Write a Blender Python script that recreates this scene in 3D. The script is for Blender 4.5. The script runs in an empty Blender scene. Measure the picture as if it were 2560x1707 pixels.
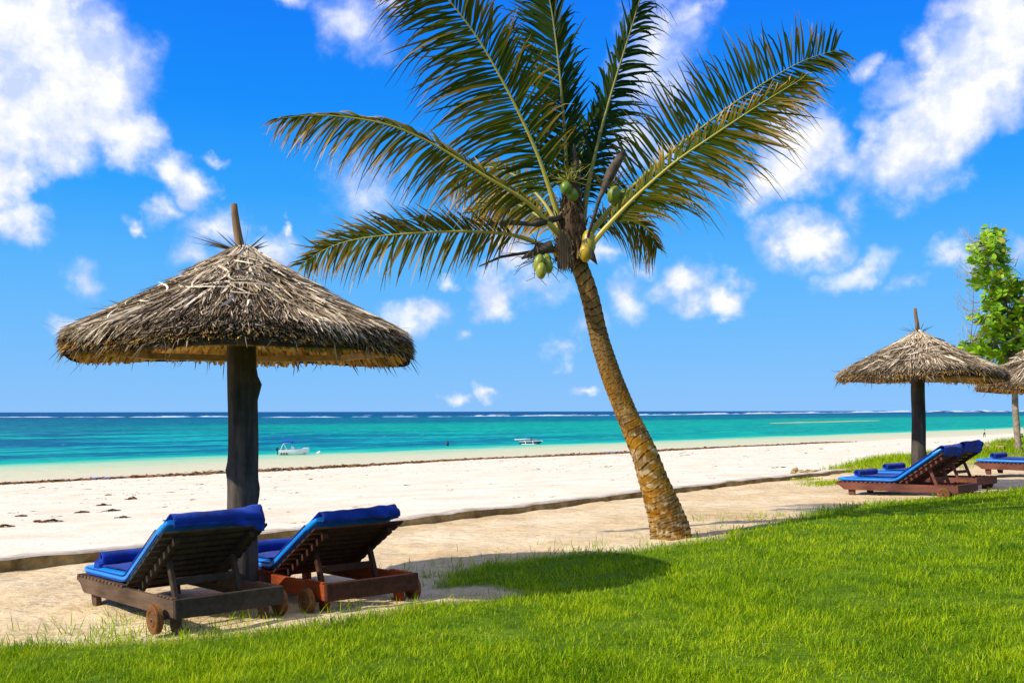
import bpy, math, random
import numpy as np
from mathutils import Vector, Matrix

rng = np.random.default_rng(7)
random.seed(7)
C = bpy.context.scene.collection
R_ = math.radians

# ------------------------------------------------------------------ camera, sky, sun, exposure
F = 2489.0                       # focal length in source pixels (2560 wide)
CAMZ = 1.5
HOR = 1028.3
cam_d = bpy.data.cameras.new("camera")
cam = bpy.data.objects.new("camera", cam_d)
C.objects.link(cam)
cam.location = (0, 0, CAMZ)
cam.rotation_euler = (R_(90), 0.0016, 0)
cam_d.sensor_width = 36.0
cam_d.lens = 36.0 * F / 2560.0
cam_d.shift_y = (HOR - 853.5) / 2560.0
cam_d.clip_start = 0.05
cam_d.clip_end = 100000.0
bpy.context.scene.camera = cam

SUN_AZ = math.atan2(-0.90, -0.43)          # compass angle from +Y towards +X
SUN_EL = R_(38.5)
S = Vector((math.sin(SUN_AZ) * math.cos(SUN_EL), math.cos(SUN_AZ) * math.cos(SUN_EL), math.sin(SUN_EL)))
sun_d = bpy.data.lights.new("sun", 'SUN')
sun_d.energy = 4.9
sun_d.angle = R_(0.6)
sun_d.color = (1.0, 0.93, 0.80)
sun = bpy.data.objects.new("sun", sun_d)
C.objects.link(sun)
sun.rotation_euler = S.to_track_quat('Z', 'Y').to_euler()
vs = bpy.context.scene.view_settings
vs.view_transform = 'Standard'
vs.look = 'None'
vs.exposure = 0.30
vs.gamma = 1.0
SKY_STRENGTH = 0.10


def nd(nt, typ, ins=None, **kw):
    n = nt.nodes.new(typ)
    for k, v in kw.items():
        setattr(n, k, v)
    for k, v in (ins or {}).items():
        s = n.inputs[k]
        if isinstance(v, bpy.types.NodeSocket):
            nt.links.new(v, s)
        else:
            s.default_value = v
    return n


def math_(nt, op, a, b=None, c=None, clamp=False):
    ins = {0: a}
    if b is not None:
        ins[1] = b
    if c is not None:
        ins[2] = c
    n = nd(nt, 'ShaderNodeMath', ins, operation=op)
    n.use_clamp = clamp
    return n.outputs[0]


def mixc(nt, fac, a, b, mode='MIX'):
    n = nt.nodes.new('ShaderNodeMix')
    n.data_type = 'RGBA'
    n.blend_type = mode
    for s, v in ((n.inputs[0], fac), (n.inputs[6], a), (n.inputs[7], b)):
        if isinstance(v, bpy.types.NodeSocket):
            nt.links.new(v, s)
        elif isinstance(v, (tuple, list)):
            s.default_value = (*v[:3], 1.0)
        else:
            s.default_value = v
    return n.outputs[2]


def ramp(nt, fac, stops, interp='LINEAR'):
    n = nt.nodes.new('ShaderNodeValToRGB')
    n.color_ramp.interpolation = interp
    el = n.color_ramp.elements
    while len(el) < len(stops):
        el.new(0.5)
    for e, (p, c) in zip(el, stops):
        e.position = p
        e.color = (*c[:3], 1.0) if isinstance(c, (tuple, list)) else (c, c, c, 1.0)
    nt.links.new(fac, n.inputs[0])
    return n.outputs[0]


def smooth(nt, x, a, b):
    n = nd(nt, 'ShaderNodeMapRange', {0: x, 1: a, 2: b, 3: 0.0, 4: 1.0}, interpolation_type='SMOOTHSTEP')
    return n.outputs[0]


def smooth_lin(nt, x, a, b):
    return nd(nt, 'ShaderNodeMapRange', {0: x, 1: a, 2: b, 3: 0.0, 4: 1.0}).outputs[0]


def make_world():
    w = bpy.data.worlds.new("World")
    bpy.context.scene.world = w
    w.use_nodes = True
    nt = w.node_tree
    nt.nodes.clear()
    sky = nd(nt, 'ShaderNodeTexSky', sky_type='NISHITA')
    sky.sun_disc = False
    sky.sun_elevation = SUN_EL
    sky.sun_rotation = SUN_AZ
    sky.altitude = 0
    sky.air_density = 1.0
    sky.dust_density = 0.25
    sky.ozone_density = 3.0
    tc = nd(nt, 'ShaderNodeTexCoord')
    sx = nd(nt, 'ShaderNodeSeparateXYZ', {0: tc.outputs['Generated']})
    # the deep tropical blue, paling towards the horizon, over the physical sky
    kk = 1.0 / (SKY_STRENGTH * 2 ** vs.exposure)
    air = ramp(nt, smooth_lin(nt, sx.outputs[2], -0.02, 0.62), [(0.0, (0.27, 0.56, 0.98)), (0.03, (0.25, 0.55, 1.0)), (0.14, (0.165, 0.51, 1.0)), (0.25, (0.095, 0.46, 1.0)), (0.36, (0.025, 0.37, 1.0)), (0.48, (0.002, 0.275, 1.0)), (0.64, (0.001, 0.20, 0.98)), (1.0, (0.001, 0.12, 0.75))])
    air = mixc(nt, 1.0, air, (kk, kk, kk), 'MULTIPLY')
    hs = nd(nt, 'ShaderNodeMix', data_type='RGBA')
    hs.inputs[0].default_value = 0.95
    nt.links.new(sky.outputs[0], hs.inputs[6])
    nt.links.new(air, hs.inputs[7])
    hs = hs.outputs[2]
    az = math_(nt, 'ARCTAN2', sx.outputs[0], sx.outputs[1])
    el = math_(nt, 'ARCSINE', sx.outputs[2])
    p = nd(nt, 'ShaderNodeCombineXYZ', {0: az, 1: el}).outputs[0]
    n1 = nd(nt, 'ShaderNodeTexNoise', {'Vector': p, 'Scale': 14.0, 'Detail': 4.0, 'Roughness': 0.55})
    n2 = nd(nt, 'ShaderNodeTexNoise', {'Vector': p, 'Scale': 46.0, 'Detail': 4.0, 'Roughness': 0.6})
    def warp(v, col, amp):
        q = nd(nt, 'ShaderNodeVectorMath', {0: col, 1: (0.5, 0.5, 0.5)}, operation='SUBTRACT').outputs[0]
        return nd(nt, 'ShaderNodeVectorMath', {0: q, 1: (amp, amp, 0), 2: v}, operation='MULTIPLY_ADD').outputs[0]
    pw = warp(warp(p, n1.outputs[1], 0.075), n2.outputs[1], 0.022)
    # the clouds, each a soft ellipse on the sky sphere: (x, y, rx, ry in 1568-scale picture units, tilt, weight)
    blobs = [
        (40, 60, 190, 170, 0, 1.25), (130, 190, 220, 150, -25, 1.25), (255, 265, 140, 90, 25, 0.95), (50, 280, 130, 130, 0, 1.1),
        (5, 410, 75, 110, 0, 1.0), (35, 515, 90, 62, 15, 0.85), (-60, 150, 150, 200, 0, 1.1),
        (420, 375, 60, 58, 0, 0.8), (450, 415, 50, 60, 0, 0.75), (382, 470, 55, 34, 0, 0.6), (300, 487, 36, 24, 0, 0.45), (495, 525, 85, 55, 0, 0.62),
        (450, 575, 70, 45, 0, 0.45), (620, 560, 75, 45, 0, 0.55), (200, 630, 55, 40, 0, 0.33), (150, 745, 60, 25, 0, 0.4),
        (955, 735, 80, 42, 0, 0.6), (1130, 680, 62, 75, 0, 0.85), (1165, 590, 55, 55, 0, 0.7), (1235, 645, 70, 55, 0, 0.36),
        (1440, 675, 66, 72, 0, 0.68), (1570, 655, 74, 52, 0, 0.70), (1645, 695, 78, 55, 0, 0.86), (1340, 750, 50, 40, 0, 0.38),
        (1070, 778, 32, 20, 0, 0.4), (1300, 805, 52, 28, 0, 0.36), (1335, 891, 46, 14, 0, 0.42), (1058, 912, 34, 18, 0, 0.34), (1120, 900, 22, 16, 0, 0.34),
        (1835, 545, 100, 82, 0, 0.95), (1850, 340, 105, 95, -25, 0.95), (1800, 400, 110, 60, -20, 0.8), (1730, 450, 55, 60, 20, 0.5), (1940, 385, 80, 48, 0, 0.5),
        (2240, 190, 300, 120, -50, 1.2), (2350, 60, 190, 150, 0, 1.3), (2080, 355, 125, 95, -40, 0.95), (2145, 125, 60, 60, 0, 0.62), (2060, 240, 75, 70, 0, 0.45),
        (1975, 605, 95, 42, -25, 0.4), (1960, 485, 52, 52, 0, 0.32), (2195, 575, 62, 46, 0, 0.45), (2345, 560, 40, 60, 0, 0.45), (2100, 640, 60, 26, -20, 0.26),
        (840, 420, 110, 80, 0, 0.52), (790, 50, 110, 70, 30, 0.35), (680, 0, 55, 36, 0, 0.55), (880, 0, 60, 30, 0, 0.3),
        (1510, 120, 110, 150, 20, 0.6), (1470, 320, 75, 75, 0, 0.55), (1405, 560, 60, 40, 0, 0.4), (1480, 600, 40, 24, 0, 0.3), (1020, 648, 30, 20, 0, 0.3),
        (650, 515, 20, 12, 0, 0.3), (515, 348, 26, 16, 0, 0.3), (1600, 20, 50, 30, 0, 0.3), (1985, 165, 30, 34, 0, 0.28),
        (-900, 300, 420, 160, 10, 1.0), (-1500, 500, 300, 120, 0, 0.8), (3100, 150, 350, 200, -20, 1.1), (3700, 450, 380, 110, 0, 0.9), (2750, 520, 160, 70, 0, 0.6),
        (-150, 40, 50, 30, 0, 2.0), (150, 45, 45, 28, 0, 2.0), (-85, 35, 28, 14, 8, 2.0), (88, 38, 26, 15, -8, 2.0), (110, 66, 60, 16, 0, 2.0), (-100, 68, 50, 14, 0, 2.0), (0, 62, 30, 10, 0, 2.0),
    ]
    D = None
    for (x, y, rx, ry, rot, wt) in blobs:
        u = (x * 1.0888 - 1280) / F
        v = (HOR - y * 1.0888) / F
        if wt > 1.9:                            # unseen clouds added around the camera to whiten the ambient light, placed by angle (degrees)
            a, e = R_(x), R_(y)
        else:
            a = math.atan(u)
            e = math.atan(v * math.cos(a))
        k = 1.0888 / F * 1.2
        wt = wt + (0.10 if wt < 0.5 else 0.0)
        sc = (R_(rx), R_(ry), 1) if wt > 1.9 else (rx * k * math.cos(a), ry * k * math.cos(a), 1)
        mp = nd(nt, 'ShaderNodeMapping', {0: pw, 1: (a, e, 0), 2: (0, 0, -R_(rot)), 3: sc}, vector_type='TEXTURE')
        ln = nd(nt, 'ShaderNodeVectorMath', {0: mp.outputs[0]}, operation='LENGTH').outputs['Value']
        f = math_(nt, 'MULTIPLY_ADD', ln, -wt, wt)
        D = f if D is None else math_(nt, 'SMOOTH_MAX', D, f, 0.12)
    n3 = nd(nt, 'ShaderNodeTexNoise', {'Vector': p, 'Scale': 20.0, 'Detail': 7.0, 'Roughness': 0.60})
    D2 = math_(nt, 'ADD', D, math_(nt, 'MULTIPLY_ADD', n3.outputs[0], 0.72, -0.345))
    al = math_(nt, 'MULTIPLY', smooth(nt, D2, 0.02, 0.66), smooth(nt, D, -0.14, 0.14))
    n4 = nd(nt, 'ShaderNodeTexNoise', {'Vector': pw, 'Scale': 17.0, 'Detail': 3.0, 'Roughness': 0.5})
    k = 1.36 * kk
    shade = smooth(nt, math_(nt, 'MULTIPLY_ADD', D2, 0.16, n4.outputs[0]), 0.42, 0.72)
    po = nd(nt, 'ShaderNodeVectorMath', {0: p, 1: (-0.010, 0.016, 0)}, operation='ADD').outputs[0]
    n5 = nd(nt, 'ShaderNodeTexNoise', {'Vector': po, 'Scale': 20.0, 'Detail': 7.0, 'Roughness': 0.60})
    shade = math_(nt, 'ADD', shade, math_(nt, 'MULTIPLY', math_(nt, 'SUBTRACT', n3.outputs[0], n5.outputs[0]), 3.4), clamp=True)
    wc = mixc(nt, shade, (0.44 * k, 0.525 * k, 0.77 * k), (0.735 * k, 0.745 * k, 0.79 * k))
    col = mixc(nt, al, hs, wc)
    bg = nd(nt, 'ShaderNodeBackground', {'Color': col, 'Strength': SKY_STRENGTH})
    out = nd(nt, 'ShaderNodeOutputWorld')
    nt.links.new(bg.outputs[0], out.inputs[0])


make_world()

# ------------------------------------------------------------------ helpers


class MB:
    """collects vertices / faces, builds ONE mesh object"""
    def __init__(self):
        self.v, self.f, self.t, self.m, self.n = [], [], [], [], 0

    def add(self, v, faces, tone=0.5, mat=0):
        v = np.asarray(v, float).reshape(-1, 3)
        self.v.append(v)
        t = np.full(len(v), tone) if np.isscalar(tone) else np.asarray(tone, float).ravel()
        self.t.append(t)
        for fa in faces:
            fa = np.asarray(fa, np.int64)
            if fa.ndim == 1:
                fa = fa[None]
            self.f.append(fa + self.n)
            self.m.append(np.full(len(fa), mat))
        self.n += len(v)

    def box(self, c, s, rot=None, tone=0.5, mat=0):
        c, s = np.array(c, float), np.array(s, float) / 2
        v = np.array([[x, y, z] for x in (-1, 1) for y in (-1, 1) for z in (-1, 1)], float) * s
        if rot is not None:
            v = v @ np.array(rot).T
        self.add(v + c, [[[0, 1, 3, 2], [4, 6, 7, 5], [0, 4, 5, 1], [2, 3, 7, 6], [0, 2, 6, 4], [1, 5, 7, 3]]], tone, mat)

    def prism(self, poly, axis_from, axis_to, ax='x', tone=0.5, mat=0):
        """poly in the other two axes, extruded along ax"""
        n = len(poly)
        vs_ = []
        for k in (axis_from, axis_to):
            for a, b in poly:
                vs_.append((k, a, b) if ax == 'x' else (a, k, b) if ax == 'y' else (a, b, k))
        fs = [[i, (i + 1) % n, n + (i + 1) % n, n + i] for i in range(n)]
        self.add(vs_, [fs, [list(range(n))[::-1]], [list(range(n, 2 * n))]], tone, mat)

    def tube(self, pts, rad, n=8, caps=True, tone=0.5, mat=0, jit=None):
        pts = np.asarray(pts, float)
        K = len(pts)
        rad = np.full(K, rad) if np.isscalar(rad) else np.asarray(rad, float)
        T = np.gradient(pts, axis=0)
        T /= np.linalg.norm(T, axis=1)[:, None] + 1e-9
        ref = np.array([0, 0, 1.0]) if abs(T[0][2]) < 0.9 else np.array([1.0, 0, 0])
        A = np.cross(np.broadcast_to(ref, T.shape), T)
        A /= np.linalg.norm(A, axis=1)[:, None] + 1e-9
        B = np.cross(T, A)
        an = np.linspace(0, 2 * math.pi, n, endpoint=False)
        rr = rad[:, None] * np.ones((K, n)) if jit is None else rad[:, None] * jit
        V = pts[:, None] + rr[..., None] * (np.cos(an)[None, :, None] * A[:, None] + np.sin(an)[None, :, None] * B[:, None])
        i, j = np.meshgrid(np.arange(K - 1), np.arange(n), indexing='ij')
        j2 = (j + 1) % n
        q = np.stack([i * n + j, i * n + j2, (i + 1) * n + j2, (i + 1) * n + j], -1).reshape(-1, 4)
        fs = [q]
        if caps:
            fs += [[list(range(n))[::-1]], [list(range((K - 1) * n, K * n))]]
        self.add(V.reshape(-1, 3), fs, tone, mat)

    def strips(self, path, wv, width, tone=0.5, mat=0):
        """path N,K,3  wv N,3 or N,K,3  width N,K  tone N"""
        N, K, _ = path.shape
        if wv.ndim == 2:
            wv = np.repeat(wv[:, None], K, 1)
        V = np.stack([path - wv * width[..., None] / 2, path + wv * width[..., None] / 2], 2)   # N,K,2,3
        b = (np.arange(N) * K * 2)[:, None]
        k = (np.arange(K - 1) * 2)[None]
        q = np.stack([b + k, b + k + 1, b + k + 3, b + k + 2], -1).reshape(-1, 4)
        t = np.repeat(np.broadcast_to(np.asarray(tone, float).reshape(-1, 1) if not np.isscalar(tone) else np.full((N, 1), tone), (N, K * 2)).ravel(), 1)
        self.add(V.reshape(-1, 3), [q], t, mat)

    def grid(self, P, tone=0.5, mat=0, close=False):
        """P a,b,3 grid of points"""
        a, b = P.shape[:2]
        i, j = np.meshgrid(np.arange(a - 1), np.arange(b if close else b - 1), indexing='ij')
        j2 = (j + 1) % b
        q = np.stack([i * b + j, i * b + j2, (i + 1) * b + j2, (i + 1) * b + j], -1).reshape(-1, 4)
        self.add(P.reshape(-1, 3), [q], tone, mat)

    def blob(self, c, r, n=(8, 12), noise=0.0, tone=0.5, mat=0, seed=0, rot=None):
        th = np.linspace(0, math.pi, n[0])
        ph = np.linspace(0, 2 * math.pi, n[1], endpoint=False)
        d = np.stack([np.sin(th)[:, None] * np.cos(ph), np.sin(th)[:, None] * np.sin(ph), np.cos(th)[:, None] * np.ones(n[1])], -1)
        if noise:
            d = d * (1 + noise * (vnoise(d[..., 0] * 2.3 + seed * 7.1, d[..., 1] * 2.3 + d[..., 2] * 3.1, seed)[..., None] - 0.5) * 2)
        d = d * np.array(r)
        if rot is not None:
            d = d @ np.array(rot).T
        self.grid(d + np.array(c), tone, mat, close=True)

    def build(self, name, mats, parent=None, smooth_=False, bevel=0.0):
        me = bpy.data.meshes.new(name)
        V = np.concatenate(self.v)
        me.vertices.add(len(V))
        me.vertices.foreach_set('co', V.astype(np.float32).ravel())
        lens = np.concatenate([np.full(len(f), f.shape[1]) for f in self.f])
        loops = np.concatenate([f.ravel() for f in self.f])
        me.loops.add(len(loops))
        me.loops.foreach_set('vertex_index', loops.astype(np.int32))
        me.polygons.add(len(lens))
        st = np.zeros(len(lens), np.int32)
        st[1:] = np.cumsum(lens)[:-1]
        me.polygons.foreach_set('loop_start', st)
        me.polygons.foreach_set('material_index', np.concatenate(self.m).astype(np.int32))
        me.polygons.foreach_set('use_smooth', np.full(len(lens), smooth_))
        me.update(calc_edges=True)
        at = me.attributes.new('tone', 'FLOAT', 'POINT')
        at.data.foreach_set('value', np.concatenate(self.t).astype(np.float32))
        for m in (mats if isinstance(mats, (list, tuple)) else [mats]):
            me.materials.append(m)
        o = bpy.data.objects.new(name, me)
        C.objects.link(o)
        if parent is not None:
            o.parent = parent
        if bevel:
            bv = o.modifiers.new('bevel', 'BEVEL')
            bv.width = bevel
            bv.segments = 1
            bv.limit_method = 'ANGLE'
        return o


def tag(o, label=None, cat=None, group=None, kind=None):
    if label:
        o['label'] = label
    if cat:
        o['category'] = cat
    if group:
        o['group'] = group
    if kind:
        o['kind'] = kind
    return o


def empty(name, loc=(0, 0, 0), rz=0.0):
    o = bpy.data.objects.new(name, None)
    C.objects.link(o)
    o.location = loc
    o.rotation_euler = (0, 0, rz)
    o.empty_display_size = 0.2
    return o


def hash2(ix, iy, seed):
    h = np.sin(ix * 127.1 + iy * 311.7 + seed * 74.7) * 43758.5453
    return h - np.floor(h)


def vnoise(x, y, seed=0):
    x, y = np.asarray(x, float), np.asarray(y, float)
    ix, iy = np.floor(x), np.floor(y)
    fx, fy = x - ix, y - iy
    fx, fy = fx * fx * (3 - 2 * fx), fy * fy * (3 - 2 * fy)
    a, b = hash2(ix, iy, seed), hash2(ix + 1, iy, seed)
    c, d = hash2(ix, iy + 1, seed), hash2(ix + 1, iy + 1, seed)
    return (a * (1 - fx) + b * fx) * (1 - fy) + (c * (1 - fx) + d * fx) * fy


def fbm(x, y, seed=0, o=4):
    s, a, n = 0, 0.5, 0
    for k in range(o):
        s = s + a * vnoise(x * 2 ** k, y * 2 ** k, seed + k)
        n += a
        a *= 0.5
    return s / n


def sstep(x, a, b):
    t = np.clip((x - a) / (b - a), 0, 1)
    return t * t * (3 - 2 * t)


def unit(v):
    v = np.asarray(v, float)
    return v / (np.linalg.norm(v, axis=-1, keepdims=True) + 1e-12)


# ------------------------------------------------------------------ the lie of the land
W0 = np.array([-5.5, 10.7])
TD = np.array([0.704, 0.710])       # along the shore
ND = np.array([-0.710, 0.704])      # out to sea
SEA = -5.0


def st_of(x, y):
    dx, dy = np.asarray(x, float) - W0[0], np.asarray(y, float) - W0[1]
    return dx * ND[0] + dy * ND[1], dx * TD[0] + dy * TD[1]


def xy_of(s, t):
    return W0[0] + s * ND[0] + t * TD[0], W0[1] + s * ND[1] + t * TD[1]


def land_z(x, y, bank=1.0):
    s, t = st_of(x, y)
    z = -0.04 * (np.clip(s, -14, 0.5) + 5.12) + 0.01 * np.clip(t + 0.58, -10, 40)
    z = z + bank * (0.18 + 0.20 * sstep(t, 24, 31)) * np.exp(-((s + 0.2) / 1.1) ** 2) * sstep(t, 18.5, 21.5)
    z = z + 0.05 * (vnoise(x * 0.35, y * 0.35, 3) - 0.5)
    return z


def beach_z(x, y):
    s, t = st_of(x, y)
    z = -1.15 - (3.85 / 87.0) * s
    far = np.clip(s - 92, 0, None)
    z = z - far * 0.03
    z = z + 0.22 * (vnoise(t * 0.035, s * 0.02, 5) - 0.5) + 0.06 * (vnoise(x * 0.3, y * 0.3, 9) - 0.5)
    return z


def P(px, py, d):
    """the point at depth d (metres ahead) seen at source pixel px, py"""
    return np.array([(px - 1280) / F * d, d, CAMZ - (py - HOR) / F * d])


def ground_at(px, py, zf=land_z):
    """where the line of sight meets the ground"""
    d = 8.0
    for _ in range(60):
        x = (px - 1280) / F * d
        dn = (CAMZ - float(zf(x, d))) * F / (py - HOR)
        d = 0.5 * d + 0.5 * dn
    return (px - 1280) / F * d, d


# ------------------------------------------------------------------ materials


def new_mat(name):
    m = bpy.data.materials.new(name)
    m.use_nodes = True
    nt = m.node_tree
    nt.nodes.clear()
    out = nd(nt, 'ShaderNodeOutputMaterial')
    return m, nt, out


def surf(nt, out, col, rough=0.8, spec=0.2, bump=None, bstr=0.3, bdist=0.02, transl=0.0, tcol=None, coat=0.0, sheen=0.0):
    b = nd(nt, 'ShaderNodeBsdfPrincipled', {'Roughness': rough, 'Specular IOR Level': spec})
    if isinstance(col, bpy.types.NodeSocket):
        nt.links.new(col, b.inputs['Base Color'])
    else:
        b.inputs['Base Color'].default_value = (*col[:3], 1)
    if coat:
        b.inputs['Coat Weight'].default_value = coat
    if sheen:
        b.inputs['Sheen Weight'].default_value = sheen
    if bump is not None:
        bn = nd(nt, 'ShaderNodeBump', {'Height': bump, 'Strength': bstr, 'Distance': bdist})
        nt.links.new(bn.outputs[0], b.inputs['Normal'])
    res = b.outputs[0]
    if transl:
        t = nd(nt, 'ShaderNodeBsdfTranslucent')
        c = tcol if tcol is not None else col
        if isinstance(c, bpy.types.NodeSocket):
            nt.links.new(c, t.inputs[0])
        else:
            t.inputs[0].default_value = (*c[:3], 1)
        mx = nd(nt, 'ShaderNodeMixShader', {0: transl, 1: b.outputs[0], 2: t.outputs[0]})
        res = mx.outputs[0]
    nt.links.new(res, out.inputs[0])


def noise(nt, scale, detail=4.0, rough=0.55, vec=None, stretch=None, coord='Object'):
    if vec is None:
        vec = nd(nt, 'ShaderNodeTexCoord').outputs[coord]
    if stretch is not None:
        vec = nd(nt, 'ShaderNodeMapping', {0: vec, 3: stretch}).outputs[0]
    return nd(nt, 'ShaderNodeTexNoise', {'Vector': vec, 'Scale': scale, 'Detail': detail, 'Roughness': rough}).outputs[0]


def tone_of(nt, name='tone'):
    return nd(nt, 'ShaderNodeAttribute', attribute_name=name).outputs['Fac']


def m_tone(name, stops, rough=0.8, spec=0.15, transl=0.0, vary=0.0, vscale=8.0):
    m, nt, out = new_mat(name)
    t = tone_of(nt)
    if vary:
        t = math_(nt, 'ADD', t, math_(nt, 'MULTIPLY_ADD', noise(nt, vscale), 2 * vary, -vary), clamp=True)
    surf(nt, out, ramp(nt, t, stops), rough, spec, transl=transl)
    return m


def m_plain(name, c1, c2=None, scale=6.0, rough=0.7, spec=0.3, stretch=None, bscale=None, bstr=0.3, bdist=0.01, coat=0.0, sheen=0.0, lo=0.35, hi=0.65):
    m, nt, out = new_mat(name)
    n = noise(nt, scale, 5.0, 0.6, stretch=stretch)
    col = ramp(nt, n, [(lo, c1), (hi, c2 or c1)])
    bump = noise(nt, bscale, 4.0, 0.6, stretch=stretch) if bscale else None
    surf(nt, out, col, rough, spec, bump, bstr, bdist, coat=coat, sheen=sheen)
    return m


def m_wood(name, dark, light, rough=0.7, spec=0.10):
    m, nt, out = new_mat(name)
    tc = nd(nt, 'ShaderNodeTexCoord').outputs['Object']
    a = noise(nt, 22.0, 4.0, 0.6, vec=tc, stretch=(1.0, 0.12, 1.0))
    b = noise(nt, 3.0, 3.0, 0.5, vec=tc)
    f = math_(nt, 'MULTIPLY_ADD', a, 0.6, math_(nt, 'MULTIPLY', b, 0.4))
    col = ramp(nt, f, [(0.36, dark), (0.62, light)])
    surf(nt, out, col, rough, spec, a, 0.25, 0.004)
    return m


M = {}
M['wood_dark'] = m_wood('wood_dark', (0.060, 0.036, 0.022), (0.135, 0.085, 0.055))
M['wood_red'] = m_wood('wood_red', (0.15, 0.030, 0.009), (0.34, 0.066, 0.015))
M['wood_brown'] = m_wood('wood_brown', (0.085, 0.032, 0.022), (0.17, 0.062, 0.042))
M['wood_wheel'] = m_wood('wood_wheel', (0.10, 0.040, 0.014), (0.24, 0.105, 0.035))
M['wood_red_shaded'] = m_wood('wood_red_shaded', (0.030, 0.013, 0.008), (0.075, 0.028, 0.015))  # same red wood, with the shade on back and beams put into the colour
M['wood_dark_shaded'] = m_wood('wood_dark_shaded', (0.026, 0.018, 0.012), (0.060, 0.043, 0.030))  # nearest lounger's wood again, darkened in colour for its shaded back
M['metal_dark'] = m_plain('metal_dark', (0.03, 0.028, 0.026), (0.06, 0.05, 0.045), 20, 0.5, 0.4)
M['timber'] = m_wood('timber', (0.26, 0.16, 0.055), (0.52, 0.34, 0.14))
M['finial_wood'] = m_plain('finial_wood', (0.10, 0.055, 0.028), (0.26, 0.16, 0.09), 14, 0.85, 0.1, stretch=(1, 1, 0.15), bscale=30)
M['thatch'] = m_tone('thatch', [(0.0, (0.030, 0.019, 0.010)), (0.30, (0.13, 0.090, 0.052)), (0.60, (0.37, 0.275, 0.175)), (1.0, (0.76, 0.64, 0.47))], 0.8, 0.06)
M['thatch_under'] = m_tone('thatch_under', [(0.0, (0.34, 0.17, 0.03)), (0.5, (0.74, 0.44, 0.10)), (1.0, (0.88, 0.62, 0.20))], 0.8, 0.1)
M['thatch_core'] = m_plain('thatch_core', (0.03, 0.018, 0.010), (0.07, 0.045, 0.025), 20, 0.95, 0.05)


def m_pole():
    m, nt, out = new_mat('pole_log')
    tc = nd(nt, 'ShaderNodeTexCoord').outputs['Object']
    a = noise(nt, 16.0, 6.0, 0.65, vec=tc, stretch=(1, 1, 0.09))
    b = noise(nt, 2.6, 4.0, 0.6, vec=tc)
    f = math_(nt, 'MULTIPLY_ADD', a, 0.55, math_(nt, 'MULTIPLY', b, 0.45))
    col = ramp(nt, f, [(0.34, (0.022, 0.019, 0.017)), (0.50, (0.060, 0.052, 0.044)), (0.66, (0.13, 0.105, 0.080))])
    surf(nt, out, col, 0.85, 0.06, a, 0.6, 0.012)
    return m


M['pole'] = m_pole()


def m_bark_palm():
    m, nt, out = new_mat('palm_bark')
    tc = nd(nt, 'ShaderNodeTexCoord').outputs['Object']
    t = tone_of(nt)
    fine = noise(nt, 30.0, 5.0, 0.6, vec=tc, stretch=(1, 1, 0.35))
    big = noise(nt, 3.4, 4.0, 0.6, vec=tc, stretch=(1, 1, 1.6))
    pat = noise(nt, 5.5, 4.0, 0.62, vec=tc, stretch=(1, 1, 2.6))
    z = nd(nt, 'ShaderNodeSeparateXYZ', {0: tc}).outputs[2]
    f = math_(nt, 'MULTIPLY_ADD', t, 0.55, math_(nt, 'MULTIPLY', fine, 0.45))
    brown = ramp(nt, f, [(0.24, (0.025, 0.013, 0.005)), (0.45, (0.13, 0.072, 0.022)), (0.72, (0.29, 0.175, 0.058))])
    gold = ramp(nt, f, [(0.24, (0.038, 0.016, 0.003)), (0.45, (0.235, 0.100, 0.007)), (0.72, (0.44, 0.225, 0.022))])
    pale = ramp(nt, f, [(0.26, (0.06, 0.030, 0.008)), (0.5, (0.34, 0.24, 0.11)), (0.75, (0.60, 0.50, 0.34))])
    gz = math_(nt, 'MULTIPLY', smooth(nt, z, 2.2, 1.5), smooth(nt, big, 0.42, 0.58))
    c = mixc(nt, gz, brown, gold)
    pz = math_(nt, 'MULTIPLY', smooth(nt, z, 1.75, 1.2), smooth(nt, math_(nt, 'MULTIPLY_ADD', fine, 0.35, math_(nt, 'MULTIPLY', pat, 0.65)), 0.50, 0.60))
    c = mixc(nt, pz, c, pale)
    surf(nt, out, c, 0.9, 0.06, fine, 0.6, 0.014)
    return m


M['palm_bark'] = m_bark_palm()
M['frond'] = m_tone('palm_frond', [(0.0, (0.005, 0.021, 0.003)), (0.25, (0.018, 0.043, 0.002)), (0.5, (0.064, 0.078, 0.002)), (0.70, (0.21, 0.135, 0.016)), (1.0, (0.62, 0.41, 0.16))], 0.55, 0.08, transl=0.22)
M['rachis'] = m_tone('palm_rachis', [(0.0, (0.06, 0.045, 0.02)), (0.5, (0.26, 0.25, 0.035)), (1.0, (0.48, 0.36, 0.05))], 0.5, 0.3)
M['fibre'] = m_tone('palm_fibre', [(0.0, (0.03, 0.018, 0.010)), (0.5, (0.12, 0.075, 0.04)), (1.0, (0.33, 0.23, 0.14))], 0.9, 0.1)
M['spathe'] = m_plain('palm_spathe', (0.035, 0.026, 0.018), (0.10, 0.075, 0.05), 12, 0.7, 0.2)
M['coconut'] = m_tone('coconut_husk', [(0.0, (0.09, 0.17, 0.012)), (0.5, (0.22, 0.24, 0.02)), (1.0, (0.45, 0.28, 0.02))], 0.4, 0.4, vary=0.15, vscale=9)
M['grass'] = m_tone('grass_blades', [(0.0, (0.036, 0.100, 0.001)), (0.30, (0.125, 0.240, 0.001)), (0.65, (0.285, 0.425, 0.001)), (0.88, (0.44, 0.52, 0.006)), (1.0, (0.58, 0.48, 0.10))], 0.55, 0.10, transl=0.38)
M['tree_leaf'] = m_tone('tree_leaf', [(0.0, (0.045, 0.115, 0.003)), (0.5, (0.190, 0.370, 0.005)), (0.85, (0.38, 0.58, 0.02)), (1.0, (0.42, 0.30, 0.03))], 0.38, 0.4, transl=0.25)
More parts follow.
